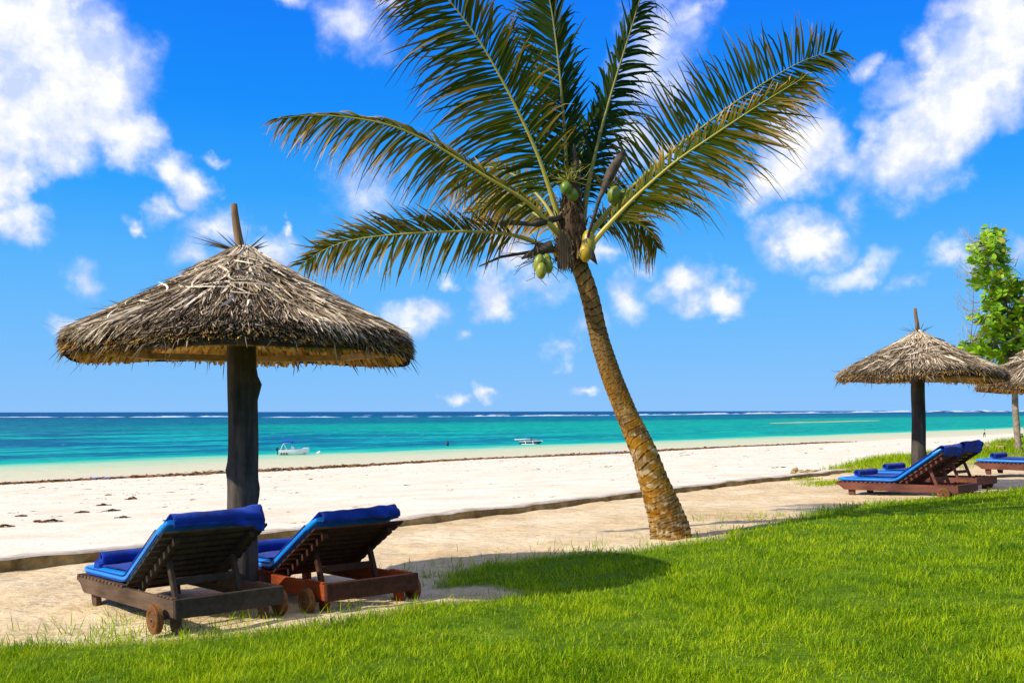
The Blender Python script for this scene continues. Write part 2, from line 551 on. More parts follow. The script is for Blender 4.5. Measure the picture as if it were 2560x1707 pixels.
M['twig'] = m_plain('twig_bark', (0.16, 0.12, 0.09), (0.32, 0.25, 0.19), 9, 0.9, 0.1, bscale=30)
M['bare_twig'] = m_plain('bare_twig_bark', (0.26, 0.19, 0.15), (0.46, 0.37, 0.31), 9, 0.9, 0.05)
M['mattress'] = m_plain('mattress_vinyl', (0.004, 0.19, 0.62), (0.006, 0.235, 0.72), 5, 0.34, 0.45, bscale=9, bstr=0.35, bdist=0.012)
M['towel'] = m_plain('towel_terry', (0.004, 0.020, 0.17), (0.009, 0.050, 0.40), 5.5, 0.95, 0.03, bscale=120, bstr=0.9, bdist=0.010, sheen=0.12)
M['rock'] = m_plain('coral_rock', (0.20, 0.13, 0.05), (0.60, 0.45, 0.22), 12, 0.95, 0.05, bscale=18, bstr=0.8, bdist=0.04)
M['weed'] = m_tone('dry_seaweed', [(0.0, (0.05, 0.028, 0.012)), (0.6, (0.20, 0.085, 0.028)), (1.0, (0.36, 0.19, 0.07))], 0.9, 0.1)
M['white_paint'] = m_plain('boat_white', (0.74, 0.73, 0.70), (0.80, 0.79, 0.77), 3, 0.35, 0.5)
M['canvas_blue'] = m_plain('canvas_blue', (0.005, 0.09, 0.42), (0.008, 0.13, 0.52), 5, 0.8, 0.2)
M['black'] = m_plain('rubber_black', (0.015, 0.017, 0.017), (0.03, 0.032, 0.03), 8, 0.5, 0.4)
M['hull_dark'] = m_plain('hull_dark', (0.02, 0.06, 0.055), (0.04, 0.09, 0.08), 5, 0.6, 0.3)
M['skin'] = m_plain('skin_dark', (0.10, 0.045, 0.025), (0.14, 0.065, 0.035), 8, 0.55, 0.3)
M['shirt'] = m_plain('shirt_yellow', (0.60, 0.52, 0.25), (0.68, 0.60, 0.32), 8, 0.9, 0.1)
M['trousers'] = m_plain('trousers_dark', (0.03, 0.028, 0.035), (0.05, 0.045, 0.055), 8, 0.9, 0.1)
M['cloth_blue'] = m_plain('cloth_blue', (0.008, 0.02, 0.22), (0.012, 0.03, 0.30), 8, 0.9, 0.1)
M['foam'] = m_plain('surf_foam', (0.42, 0.52, 0.66), (0.60, 0.66, 0.74), 0.05, 0.9, 0.1)


def m_ground():
    m, nt, out = new_mat('ground_sand')
    tc = nd(nt, 'ShaderNodeTexCoord').outputs['Object']
    lawn = tone_of(nt)                                   # 1 where the turf grows
    big = noise(nt, 0.55, 4.0, 0.6, vec=tc)
    fine = noise(nt, 14.0, 6.0, 0.65, vec=tc)
    rip = noise(nt, 6.5, 5.0, 0.62, vec=tc, stretch=(0.7, 1.7, 1))
    f = math_(nt, 'MULTIPLY_ADD', big, 0.6, math_(nt, 'MULTIPLY', fine, 0.4))
    sand = ramp(nt, f, [(0.36, (0.49, 0.335, 0.165)), (0.50, (0.645, 0.485, 0.275)), (0.64, (0.74, 0.61, 0.42))])
    spk = nd(nt, 'ShaderNodeTexVoronoi', {'Vector': tc, 'Scale': 5.5}, feature='F1')
    dk = math_(nt, 'MULTIPLY', smooth(nt, spk.outputs['Distance'], 0.10, 0.05), smooth(nt, noise(nt, 1.7, 2.0, vec=tc), 0.55, 0.62))
    sand = mixc(nt, math_(nt, 'MULTIPLY', dk, 0.75), sand, (0.16, 0.10, 0.05))
    turf = ramp(nt, noise(nt, 5.0, 5.0, 0.7, vec=tc), [(0.35, (0.050, 0.105, 0.003)), (0.6, (0.105, 0.180, 0.004)), (0.75, (0.17, 0.21, 0.02))])
    col = mixc(nt, lawn, sand, turf)
    wv = nd(nt, 'ShaderNodeVectorMath', {0: nd(nt, 'ShaderNodeTexNoise', {'Vector': tc, 'Scale': 3.0, 'Detail': 2.0}).outputs[1], 1: (0.35, 0.35, 0), 2: tc}, operation='MULTIPLY_ADD').outputs[0]
    step = nd(nt, 'ShaderNodeTexVoronoi', {'Vector': wv, 'Scale': 3.6}, feature='SMOOTH_F1').outputs['Distance']
    h = math_(nt, 'ADD', math_(nt, 'ADD', math_(nt, 'MULTIPLY', rip, 0.6), math_(nt, 'MULTIPLY', fine, 0.25)), math_(nt, 'MULTIPLY', step, 0.55))
    surf(nt, out, col, 0.95, 0.08, h, 1.0, 0.085)
    return m


def m_beach():
    m, nt, out = new_mat('beach_sand')
    tc = nd(nt, 'ShaderNodeTexCoord').outputs['Object']
    s = nd(nt, 'ShaderNodeVectorMath', {0: tc, 1: (ND[0], ND[1], 0)}, operation='DOT_PRODUCT').outputs['Value']
    s = math_(nt, 'SUBTRACT', s, float(W0 @ ND))
    n = noise(nt, 0.35, 5.0, 0.6, vec=tc)
    dry = ramp(nt, n, [(0.35, (0.64, 0.54, 0.39)), (0.5, (0.69, 0.60, 0.455)), (0.65, (0.73, 0.65, 0.52))])
    wet = (0.52, 0.46, 0.35)
    sw = math_(nt, 'ADD', s, math_(nt, 'MULTIPLY_ADD', noise(nt, 0.06, 3.0, vec=tc), 10.0, -5.0))
    col = mixc(nt, smooth(nt, sw, 83.0, 88.0), dry, wet)
    fp = nd(nt, 'ShaderNodeTexVoronoi', {'Vector': tc, 'Scale': 1.6}, feature='F1').outputs['Distance']
    tracks = smooth(nt, noise(nt, 0.11, 3.0, 0.6, vec=tc, stretch=(0.7, 1.4, 1)), 0.46, 0.6)
    pit = math_(nt, 'MULTIPLY', smooth(nt, fp, 0.0, 0.17), tracks)
    b = math_(nt, 'ADD', noise(nt, 2.2, 5.0, 0.6, vec=tc), math_(nt, 'MULTIPLY', pit, 0.7))
    surf(nt, out, col, 0.95, 0.05, b, 0.6, 0.12)
    return m


def m_sea():
    m, nt, out = new_mat('sea_water')
    tc = nd(nt, 'ShaderNodeTexCoord').outputs['Object']
    s = nd(nt, 'ShaderNodeVectorMath', {0: tc, 1: (ND[0], ND[1], 0)}, operation='DOT_PRODUCT').outputs['Value']
    t = nd(nt, 'ShaderNodeVectorMath', {0: tc, 1: (TD[0], TD[1], 0)}, operation='DOT_PRODUCT').outputs['Value']
    s = math_(nt, 'SUBTRACT', s, float(W0 @ ND))
    t = math_(nt, 'SUBTRACT', t, float(W0 @ TD))
    ls = math_(nt, 'LOGARITHM', math_(nt, 'MAXIMUM', s, 20.0), math.e)
    st = nd(nt, 'ShaderNodeCombineXYZ', {0: math_(nt, 'MULTIPLY', t, 0.022), 1: math_(nt, 'MULTIPLY', ls, 8.0)}).outputs[0]
    st2 = nd(nt, 'ShaderNodeCombineXYZ', {0: math_(nt, 'MULTIPLY', t, 0.05), 1: math_(nt, 'MULTIPLY', ls, 30.0)}).outputs[0]
    nA = noise(nt, 1.0, 4.0, 0.6, vec=st)
    nB = noise(nt, 1.0, 5.0, 0.65, vec=st2)
    lsw = math_(nt, 'ADD', ls, math_(nt, 'ADD', math_(nt, 'MULTIPLY_ADD', nA, 0.24, -0.12), math_(nt, 'MULTIPLY_ADD', nB, 0.10, -0.05)))
    X = math_(nt, 'MULTIPLY_ADD', lsw, 1 / 3.9, -4.3 / 3.9)          # ln s from 4.3 to 8.2
    def xs(sv):
        return (math.log(sv) - 4.3) / 3.9
    base = ramp(nt, X, [
        (xs(84), (0.56, 0.49, 0.36)), (xs(92), (0.55, 0.505, 0.34)), (xs(106), (0.48, 0.50, 0.32)), (xs(116), (0.30, 0.49, 0.31)),
        (xs(123), (0.006, 0.40, 0.30)), (xs(135), (0.001, 0.155, 0.21)), (xs(190), (0.001, 0.128, 0.235)), (xs(250), (0.001, 0.165, 0.215)),
        (xs(420), (0.001, 0.135, 0.185)), (xs(800), (0.002, 0.11, 0.18)), (xs(1200), (0.003, 0.065, 0.17)), (xs(3200), (0.004, 0.055, 0.19))])
    patch = smooth(nt, math_(nt, 'MULTIPLY_ADD', nA, 0.6, math_(nt, 'MULTIPLY', nB, 0.4)), 0.48, 0.58)
    zone = math_(nt, 'MULTIPLY', smooth(nt, ls, 4.80, 4.88), smooth(nt, ls, 6.0, 5.55))
    col = mixc(nt, math_(nt, 'MULTIPLY', math_(nt, 'MULTIPLY', patch, zone), 0.8), base, (0.004, 0.42, 0.33))
    dark = math_(nt, 'MULTIPLY', smooth(nt, math_(nt, 'MULTIPLY_ADD', nA, 0.6, math_(nt, 'MULTIPLY', nB, 0.4)), 0.51, 0.42), math_(nt, 'MULTIPLY', smooth(nt, lsw, 4.86, 4.95), smooth(nt, ls, 6.6, 6.0)))
    col = mixc(nt, math_(nt, 'MULTIPLY', dark, 0.75), col, (0.001, 0.085, 0.170))
    # the greener lagoon to the right, the bluer water to the left
    right = math_(nt, 'MULTIPLY', smooth(nt, t, 120.0, 260.0), math_(nt, 'MULTIPLY', smooth(nt, ls, 4.75, 4.9), smooth(nt, ls, 6.2, 5.9)))
    col = mixc(nt, math_(nt, 'MULTIPLY', right, 0.75), col, (0.002, 0.34, 0.22))
    band = math_(nt, 'MULTIPLY', math_(nt, 'MULTIPLY', smooth(nt, lsw, 5.42, 5.50), smooth(nt, lsw, 5.70, 5.60)), smooth(nt, t, 60.0, -40.0))
    col = mixc(nt, math_(nt, 'MULTIPLY', band, 0.85), col, (0.010, 0.42, 0.40))
    greyblue_l = math_(nt, 'MULTIPLY', math_(nt, 'MULTIPLY', smooth(nt, lsw, 5.62, 5.8), smooth(nt, lsw, 7.0, 6.6)), smooth(nt, t, 250.0, -250.0))
    col = mixc(nt, math_(nt, 'MULTIPLY', greyblue_l, 0.6), col, (0.045, 0.17, 0.30))  # greyer blue water farther out on the left
    # wind streaks and small breaking crests
    st3 = nd(nt, 'ShaderNodeCombineXYZ', {0: math_(nt, 'MULTIPLY', t, 0.10), 1: math_(nt, 'MULTIPLY', ls, 42.0)}).outputs[0]
    nC = noise(nt, 1.0, 3.0, 0.55, vec=st3)
    strk = smooth(nt, nC, 0.56, 0.70)
    far = smooth(nt, ls, 4.75, 4.95)
    col = mixc(nt, math_(nt, 'MULTIPLY', math_(nt, 'MULTIPLY', strk, far), 0.40), col, (0.06, 0.46, 0.48))
    col = mixc(nt, math_(nt, 'MULTIPLY', math_(nt, 'MULTIPLY', smooth(nt, nC, 0.50, 0.34), far), 0.45), col, (0.002, 0.095, 0.20))
    st4 = nd(nt, 'ShaderNodeCombineXYZ', {0: math_(nt, 'MULTIPLY', t, 0.30), 1: math_(nt, 'MULTIPLY', ls, 75.0)}).outputs[0]
    nD = noise(nt, 1.0, 2.0, 0.5, vec=st4)
    caps = math_(nt, 'MULTIPLY', smooth(nt, nD, 0.74, 0.78), far)
    col = mixc(nt, math_(nt, 'MULTIPLY', caps, 0.8), col, (0.65, 0.75, 0.78))
    st5 = nd(nt, 'ShaderNodeCombineXYZ', {0: math_(nt, 'MULTIPLY', t, 0.32), 1: math_(nt, 'MULTIPLY', ls, 64.0)}).outputs[0]
    nE = noise(nt, 1.0, 3.0, 0.6, vec=st5)
    col = mixc(nt, math_(nt, 'MULTIPLY', math_(nt, 'MULTIPLY', smooth(nt, nE, 0.52, 0.36), far), 0.5), col, (0.001, 0.075, 0.165))
    col = mixc(nt, math_(nt, 'MULTIPLY', math_(nt, 'MULTIPLY', smooth(nt, nE, 0.56, 0.70), far), 0.3), col, (0.04, 0.40, 0.42))
    w1 = noise(nt, 0.35, 4.0, 0.6, vec=tc)
    bn = nd(nt, 'ShaderNodeBump', {'Height': w1, 'Strength': 0.4, 'Distance': 0.5}).outputs[0]
    df = nd(nt, 'ShaderNodeBsdfDiffuse', {'Color': col, 'Normal': bn})
    gl = nd(nt, 'ShaderNodeBsdfGlossy', {'Roughness': 0.3, 'Normal': bn})
    mx = nd(nt, 'ShaderNodeMixShader', {0: 0.05, 1: df.outputs[0], 2: gl.outputs[0]})
    nt.links.new(mx.outputs[0], out.inputs[0])
    return m


M['ground'] = m_ground()
M['beach'] = m_beach()
M['sea'] = m_sea()


def m_wall():
    m, nt, out = new_mat('rubble_wall')
    tc = nd(nt, 'ShaderNodeTexCoord').outputs['Object']
    n = noise(nt, 2.4, 5.0, 0.65, vec=tc)
    v = nd(nt, 'ShaderNodeTexVoronoi', {'Vector': tc, 'Scale': 5.0}, feature='F1').outputs['Distance']
    col = ramp(nt, n, [(0.35, (0.13, 0.085, 0.030)), (0.52, (0.30, 0.205, 0.080)), (0.68, (0.48, 0.34, 0.15))])
    col = mixc(nt, smooth(nt, v, 0.10, 0.03), col, (0.05, 0.034, 0.016))
    col = mixc(nt, smooth(nt, noise(nt, 0.7, 3.0, vec=tc), 0.42, 0.62), col, mixc(nt, 0.6, col, (0.10, 0.075, 0.03)))
    surf(nt, out, col, 0.95, 0.05, math_(nt, 'ADD', n, math_(nt, 'MULTIPLY', v, 0.9)), 1.0, 0.09)
    return m


M['wall'] = m_wall()
M['coping'] = m_plain('wall_coping', (0.36, 0.29, 0.21), (0.66, 0.58, 0.48), 2.2, 0.95, 0.05, bscale=12, bstr=0.4, bdist=0.02)

# ------------------------------------------------------------------ ground, beach, sea, wall
BORDER_PX = [(-700, 1640), (-300, 1622), (0, 1606), (120, 1603), (250, 1600), (400, 1594), (500, 1584), (600, 1573), (700, 1560), (800, 1548), (900, 1533), (980, 1518),
             (1030, 1490), (1080, 1452), (1110, 1434), (1180, 1412), (1260, 1402), (1330, 1391), (1400, 1384), (1500, 1379), (1600, 1371), (1690, 1357), (1780, 1340),
             (1840, 1322), (1900, 1310), (1960, 1296), (2020, 1281), (2060, 1275), (2150, 1261), (2250, 1250), (2340, 1243), (2450, 1234), (2560, 1221), (2900, 1190)]
_b = np.array([ground_at(*p) for p in BORDER_PX])
_bs, _bt = st_of(_b[:, 0], _b[:, 1])
_o = np.argsort(_bt)
BT, BS = _bt[_o], _bs[_o]


def lawn_depth(x, y):
    """metres inside the lawn edge (negative on the sand)"""
    s, t = st_of(x, y)
    e = np.interp(t, BT, BS)
    e = e + 0.28 * (fbm(x * 1.6, y * 1.6, 21, 3) - 0.5)
    return e - s


def bare(x, y):
    """the worn patch of sand at the lawn edge in the umbrella's shade"""
    gx, gy = ground_at(1130, 1488)
    q = ((x - gx) / 0.72) ** 2 + ((y - gy) / 0.42) ** 2 + 1.0 * (fbm(x * 2.3, y * 2.3, 55, 3) - 0.5)
    return 1 - sstep(q, 0.55, 1.25)


def axis(core0, core1, step, far0, far1, growth=1.25):
    a = list(np.arange(core0, core1 + step * 0.5, step))
    d, x = step, core1
    while x < far1:
        d *= growth
        x += d
        a.append(min(x, far1))
    d, x = step, core0
    pre = []
    while x > far0:
        d *= growth
        x -= d
        pre.append(max(x, far0))
    return np.array(pre[::-1] + a)


def build_land():
    tt = axis(-8, 24, 0.11, -220, 400)
    ss = axis(-13, 0.0, 0.11, -260, 0.0)
    Sg, Tg = np.meshgrid(ss, tt, indexing='ij')
    X, Y = xy_of(Sg, Tg)
    Z = land_z(X, Y)
    ld = lawn_depth(X, Y)
    sand = 1 - sstep(ld, -0.1, 0.4)
    Z = Z + sand * (0.05 * (fbm(X * 1.7, Y * 1.7, 31, 4) - 0.5) + 0.035 * (fbm(X * 4.5, Y * 4.5, 35, 2) - 0.5))
    Z = Z + sstep(ld, 0, 0.6) * 0.05 * (fbm(X * 2.2, Y * 2.2, 41, 3) - 0.3)
    patch = fbm(X * 0.9, Y * 0.9, 51, 4)
    lawn = sstep(ld, -0.05, 0.35) * (1 - 0.9 * bare(X, Y))
    # bare shaded sand showing through near the lounger, rough turf on the bank and behind it
    s, t = Sg, Tg
    bank = np.clip(np.exp(-((s + 0.2) / 1.3) ** 2) * sstep(t, 19, 22) * 1.4, 0, 1)
    farr = sstep(t, 22.5, 25) * sstep(patch, 0.40, 0.55)
    lawn = np.clip(np.maximum.reduce([lawn, bank * sstep(patch, 0.25, 0.5), farr * 0.8]), 0, 1)
    b = MB()
    b.grid(np.stack([X, Y, Z], -1), lawn.ravel())
    o = b.build('ground', M['ground'], smooth_=True)
    tag(o, 'pale tan sand terrace running into green turf', kind='structure')


build_land()


def build_beach():
    tt = axis(-40, 120, 1.2, -900, 1600, 1.2)
    ss = np.concatenate([np.arange(0.2, 30, 0.8), np.arange(30, 150, 1.6), [170, 220]])
    Sg, Tg = np.meshgrid(ss, tt, indexing='ij')
    X, Y = xy_of(Sg, Tg)
    Z = beach_z(X, Y)
    b = MB()
    b.grid(np.stack([X, Y, Z], -1))
    tag(b.build('beach', M['beach'], smooth_=True), 'white sand beach sloping down to the water', kind='structure')


build_beach()


def build_sea():
    b = MB()
    ss = np.array([60, 110, 200, 400, 900, 2500, 8000, 25000, 70000.0])
    tt = np.concatenate([-np.array([70000, 25000, 8000, 3000, 1000, 300.0]), [0], np.array([300, 1000, 3000, 8000, 25000, 70000.0])])
    Sg, Tg = np.meshgrid(ss, tt, indexing='ij')
    X, Y = xy_of(Sg, Tg)
    b.grid(np.stack([X, Y, np.full_like(X, SEA)], -1))
    tag(b.build('sea', M['sea']), 'turquoise lagoon turning deep blue at the horizon', kind='structure')


build_sea()


def build_wall():
    tt = np.arange(-60, 20.4, 0.12)
    n = len(tt)
    rows, rowt = [], []
    jit = (fbm(tt * 1.3, tt * 0 + 1.0, 61, 4) - 0.5) * 1.6
    for (s0, top, dz) in ((-0.30, False, -0.25), (-0.285, False, 0.13), (-0.26, True, 0.15), (-0.06, True, 0.145), (-0.03, True, 0.12), (0.01, False, -2.6)):
        x, y = xy_of(s0 + 0.05 * jit + 0.02 * (vnoise(tt * 4, tt * 0 + s0 * 9, 62) - 0.5), tt)
        x0, y0 = xy_of(-0.3, tt)
        z = land_z(x0, y0, 0.0) + dz - (0.045 * sstep(tt, 1.0, 9.0) if dz > 0 else 0) + 0.045 * jit * (1 if dz > 0 else 0)
        rows.append(np.stack([x, y, z], -1))
    P_ = np.array(rows)
    b = MB()
    b.grid(P_[:2], mat=0)
    b.grid(P_[1:5], mat=1)
    b.grid(P_[4:], mat=0)
    for e in (0, -1):
        b.add(P_[:, e], [[list(range(6))]], mat=0)
    o = b.build('sea_wall', [M['wall'], M['coping']])
    tag(o, 'low rough stone wall with pale coping between tan sand and white beach', 'wall')


build_wall()

# ------------------------------------------------------------------ grass


def blades(x, y, z, length, width, tone, seed, lean=0.55, K=4):
    r = np.random.default_rng(seed)
    N = len(x)
    a = r.uniform(0, 2 * math.pi, N)
    ln = np.abs(r.normal(0, lean, N)) + 0.12
    u = np.linspace(0, 1, K)[None]
    out = length[:, None] * (np.sin(ln)[:, None] * u + 0.35 * ln[:, None] * u ** 2)
    up = length[:, None] * (np.cos(ln)[:, None] * u - 0.22 * ln[:, None] * u ** 2.2)
    path = np.stack([x[:, None] + np.cos(a)[:, None] * out, y[:, None] + np.sin(a)[:, None] * out, z[:, None] + up], -1)
    b = a + math.pi / 2 + r.normal(0, 0.5, N)
    wv = np.stack([np.cos(b), np.sin(b), r.normal(0, 0.15, N)], -1)
    prof = np.array([0.75, 1.0, 0.75, 0.06])[None] if K == 4 else np.array([0.9, 0.9, 0.06])[None]
    return path, wv, width[:, None] * prof, tone


def sample_view(N, d0, d1, u0, u1, r):
    d = np.exp(r.uniform(math.log(d0), math.log(d1), N))
    u = r.uniform(u0, u1, N)
    return u * d, d


def build_lawn():
    r = np.random.default_rng(11)
    b = MB()
    x, y = sample_view(760000, 3.6, 34, -0.62, 0.66, r)
    xr, yr = sample_view(170000, 3.6, 30, 0.66, 1.25, r)
    xl, yl = sample_view(60000, 3.6, 16, -1.0, -0.62, r)
    x, y = np.concatenate([x, xr, xl]), np.concatenate([y, yr, yl])
    ld = lawn_depth(x, y)
    patch = fbm(x * 1.1, y * 1.1, 71, 3)
    p = sstep(ld, -0.02, 0.28) * 0.97 + 0.03 * sstep(ld, -0.7, 0.0)
    s, t = st_of(x, y)
    # thin turf where the sand shows through in the umbrella's shade
    p = p * (1 - 0.96 * bare(x, y))
    keep = (r.uniform(0, 1, len(x)) < p) & (s < -0.6)
    x, y, ld, patch = x[keep], y[keep], ld[keep], patch[keep]
    N = len(x)
    z = land_z(x, y) - 0.01
    size = (0.030 + 0.050 * r.beta(2, 2.4, N) + 0.03 * (patch - 0.5)) * (0.55 + 0.9 * fbm(x * 4.5, y * 4.5, 77, 2))
    size = size + 0.012
    size = size * (1 + 0.35 * (r.uniform(0, 1, N) > 0.96)) * (0.85 + 0.25 * sstep(ld, 0.6, 0.1))
    w = (0.0036 + 0.0022 * r.uniform(0, 1, N)) * np.clip(y / 7.0, 1, 3.2)
    tone = np.clip(0.55 + 0.40 * (fbm(x * 0.8, y * 0.8, 73, 3) - 0.5) + 0.6 * (fbm(x * 5, y * 5, 79, 2) - 0.5) - 0.10 * sstep(fbm(x * 1.4, y * 1.4, 87, 3), 0.52, 0.68) + r.normal(0, 0.18, N), 0, 0.88)
    dry = r.uniform(0, 1, N) < 0.02 + 0.10 * sstep(ld, 0.25, -0.1)
    tone = np.where(dry, r.uniform(0.85, 1.0, N), tone)
    b.strips(*blades(x, y, z, size * 1.15, w, tone, 12, 0.95))
    tag(b.build('lawn_grass', M['grass']), 'bright green short lawn with ragged edge against the sand', kind='stuff')
    # the rougher grass on the bank by the far umbrellas and patches beside the loungers
    b = MB()
    T = r.uniform(18.8, 46, 60000)
    Sx = r.normal(-0.35, 0.75, 60000)
    x, y = xy_of(Sx, T)
    pt = fbm(x * 0.8, y * 0.8, 81, 3)
    keep = (pt > 0.36 + 0.05 * np.abs(Sx)) & (Sx < 0.35) & (r.uniform(0, 1, len(x)) < 0.75)
    x, y = x[keep], y[keep]
    N1 = len(x)
    L1 = r.uniform(0.10, 0.26, N1)
    x2, y2 = xy_of(r.uniform(-10, -1.5, 26000), r.uniform(23, 46, 26000))
    k2 = fbm(x2 * 0.7, y2 * 0.7, 83, 3) > 0.47
    x2, y2 = x2[k2], y2[k2]
    cx, cy = ground_at(2085, 1208)
    x3 = cx + r.normal(0, 0.45, 1500)
    y3 = cy + r.normal(0, 0.35, 1500) + (x3 - cx) * 0.5
    cx, cy = ground_at(2010, 1200)
    x4 = cx + r.normal(0, 0.2, 300)
    y4 = cy + r.normal(0, 0.15, 300)
    x = np.concatenate([x, x2, x3, x4])
    y = np.concatenate([y, y2, y3, y4])
    N = len(x)
    L = np.concatenate([L1, r.uniform(0.04, 0.10, N - N1)])
    z = land_z(x, y) - 0.02
    tone = np.clip(0.66 + 0.25 * (fbm(x * 0.6, y * 0.6, 85, 3) - 0.5) * 2 + r.normal(0, 0.13, N), 0.1, 1.0)
    b.strips(*blades(x, y, z, L, 0.008 + 0.008 * r.uniform(0, 1, N), tone, 13, 0.5))
    tag(b.build('bank_grass', M['grass']), 'rough yellow green grass on the bank beyond the wall end', kind='stuff')
    # loose sprigs creeping over the sand
    b = MB()
    pts = []
    for (px, py, n, sp) in ((1150, 1420, 26, 0.5), (1080, 1440, 22, 0.35), (1000, 1470, 12, 0.3), (400, 1560, 16, 0.5), (560, 1560, 18, 0.5), (650, 1545, 12, 0.35), (190, 1590, 20, 0.5),
                            (60, 1590, 18, 0.5), (290, 1518, 5, 0.12), (1450, 1372, 18, 0.5), (1700, 1340, 16, 0.5), (1930, 1290, 22, 0.6), (1860, 1300, 14, 0.5), (330, 1575, 14, 0.3), (860, 1530, 18, 0.4)):
        gx, gy = ground_at(px, py)
        for _ in range(n):
            pts.append((gx + r.normal(0, sp), gy + r.normal(0, sp * 0.6)))
    xs_, ys_ = [], []
    for (x, y) in pts:
        k = r.integers(5, 11)
        xs_ += list(x + r.normal(0, 0.035, k))
        ys_ += list(y + r.normal(0, 0.035, k))
    x, y = np.array(xs_), np.array(ys_)
    N = len(x)
    b.strips(*blades(x, y, land_z(x, y) - 0.015, r.uniform(0.06, 0.17, N), np.full(N, 0.0055), np.clip(r.normal(0.62, 0.16, N), 0, 1), 14, 0.75))
    tag(b.build('grass_sprigs', M['grass']), 'thin grass sprigs creeping over the tan sand', kind='stuff')


build_lawn()

# ------------------------------------------------------------------ thatched umbrellas


def thatch_umbrella(loc, R, eave, rise, pole_r, pole_top, label, seed, pole_tone='dark', lean=(0, 0), n_str=15000, fray=1.0, knots=(), pole_h0=-0.15):
    """eave = height of the thatch's upper edge above the base"""
    r = np.random.default_rng(seed)
    root = empty('thatch_umbrella', loc)
    tag(root, label, 'umbrella', 'thatched umbrellas along the lawn')

    def zs(rr):
        q = np.clip(1 - rr / R, 0, 1)
        return eave + rise * (0.92 * q + 0.08 * q ** 4 + 0.10 * q * (1 - q) * 0)

    wob = r.uniform(0, 6.28, 4)

    def Rphi(ph):
        return R * (1 + 0.018 * np.sin(3 * ph + wob[0]) + 0.014 * np.sin(5 * ph + wob[1]) + 0.010 * np.sin(9 * ph + wob[2]))

    def dz(ph):
        return 0.025 * np.sin(2 * ph + wob[3]) + 0.018 * np.sin(5 * ph + wob[1])

    THK = 0.155
    # thatch: a dark core and thousands of palm leaf strips laid downslope
    b = MB()
    ph = np.linspace(0, 2 * math.pi, 48, endpoint=False)
    rings = []
    for q in (0.02, 0.2, 0.4, 0.6, 0.8, 0.97):
        rr = Rphi(ph) * q
        rings.append(np.stack([rr * np.cos(ph), rr * np.sin(ph), zs(rr) - 0.035 + dz(ph) * q], -1))
    rr = Rphi(ph) * 0.98
    rings.append(np.stack([rr * np.cos(ph), rr * np.sin(ph), zs(rr) - THK + 0.02 + dz(ph)], -1))
    b.grid(np.array(rings), 0.1, 1, close=True)

    def strand(N, r0, ph0, ell, yaw, lift0, lift1, wid, tone, droop, off=0.0, curl=0.04, K=5, mat=0):
        u = np.linspace(0, 1, K)[None]
        rad = r0[:, None] + ell[:, None] * u * np.cos(yaw)[:, None]
        phi = ph0[:, None] + ell[:, None] * u * np.sin(yaw)[:, None] / np.maximum(rad, 0.12)
        phi = phi + (r.normal(0, curl, N)[:, None] * u ** 2) / np.maximum(rad, 0.25)
        Rp = Rphi(phi)
        over = np.clip(rad - Rp, 0, None)
        z = zs(rad) + dz(phi) * np.clip(rad / R, 0, 1) + off[:, None] if not np.isscalar(off) else zs(rad) + dz(phi) * np.clip(rad / R, 0, 1) + off
        z = z + lift0[:, None] + (lift1 - lift0)[:, None] * u - over * droop[:, None] - 0.02 * np.sin(u * 3.14) * 0
        path = np.stack([rad * np.cos(phi), rad * np.sin(phi), z], -1)
        tg = path[:, -1] - path[:, 0]
        nrm = unit(np.stack([np.cos(ph0) * 0.45, np.sin(ph0) * 0.45, np.full(N, 0.9)], -1) + r.normal(0, 0.45, (N, 3)))
        wv = unit(np.cross(tg, nrm))
        prof = np.interp(np.linspace(0, 1, K), [0, 0.5, 0.85, 1], [0.8, 1.0, 0.75, 0.15])[None]
        b.strips(path, wv, wid[:, None] * prof, tone, mat)

    N = n_str
    r0 = R * np.sqrt(r.uniform(0.002, 0.93, N))
    ell = r.uniform(0.22, 0.60, N)
    r0 = np.clip(np.minimum(r0 - ell * 0.45, R * r.uniform(0.97, 1.025, N) - ell), 0.03, None)
    ph0 = r.uniform(0, 2 * math.pi, N)
    clump = fbm(ph0 * 6 / 1.0, r0 * 7, seed, 3)
    yaw = r.normal(0, 0.20, N) + 1.1 * (fbm(ph0 * 3, r0 * 3, seed + 5, 2) - 0.5)
    tone = np.clip(0.44 + 0.75 * (clump - 0.5) * 1.6 + r.normal(0, 0.25, N), 0, 1)
    strand(N, r0, ph0, ell, yaw, r.uniform(-0.02, 0.015, N), r.uniform(0.0, 0.06, N) * (0.6 + clump), r.uniform(0.006, 0.020, N), tone, r.uniform(0.7, 1.4, N))
    # broad bleached leaves round the peak
    N = n_str // 55
    strand(N, r.uniform(0.03, 0.10, N), r.uniform(0, 6.28, N), r.uniform(0.28, 0.62, N), r.normal(0, 0.30, N), r.uniform(0.01, 0.03, N), r.uniform(0.01, 0.06, N), r.uniform(0.018, 0.036, N),
           np.clip(r.normal(0.74, 0.16, N), 0, 1), np.ones(N), curl=0.10, K=6)
    N = n_str // 60                                       # curled pieces lower down
    strand(N, R * r.uniform(0.15, 0.7, N), r.uniform(0, 6.28, N), r.uniform(0.14, 0.34, N), r.normal(0, 0.8, N), r.uniform(0.02, 0.05, N), r.uniform(0.02, 0.10, N), r.uniform(0.010, 0.026, N),
           np.clip(r.normal(0.72, 0.2, N), 0, 1), np.ones(N), curl=0.30, K=6)
    # the thick cut eave
    N = int(n_str * 0.75)
    ph0 = r.uniform(0, 2 * math.pi, N)
    dep = r.beta(1.2, 1.2, N) * 0.66
    ell = r.uniform(0.12, 0.24, N)
    r0 = Rphi(ph0) - ell * r.uniform(0.80, 1.10, N) - 0.05 * dep
    tone = np.clip(0.36 + 0.6 * (fbm(ph0 * 8, dep * 3, seed + 9, 2) - 0.5) + r.normal(0, 0.2, N), 0, 1)
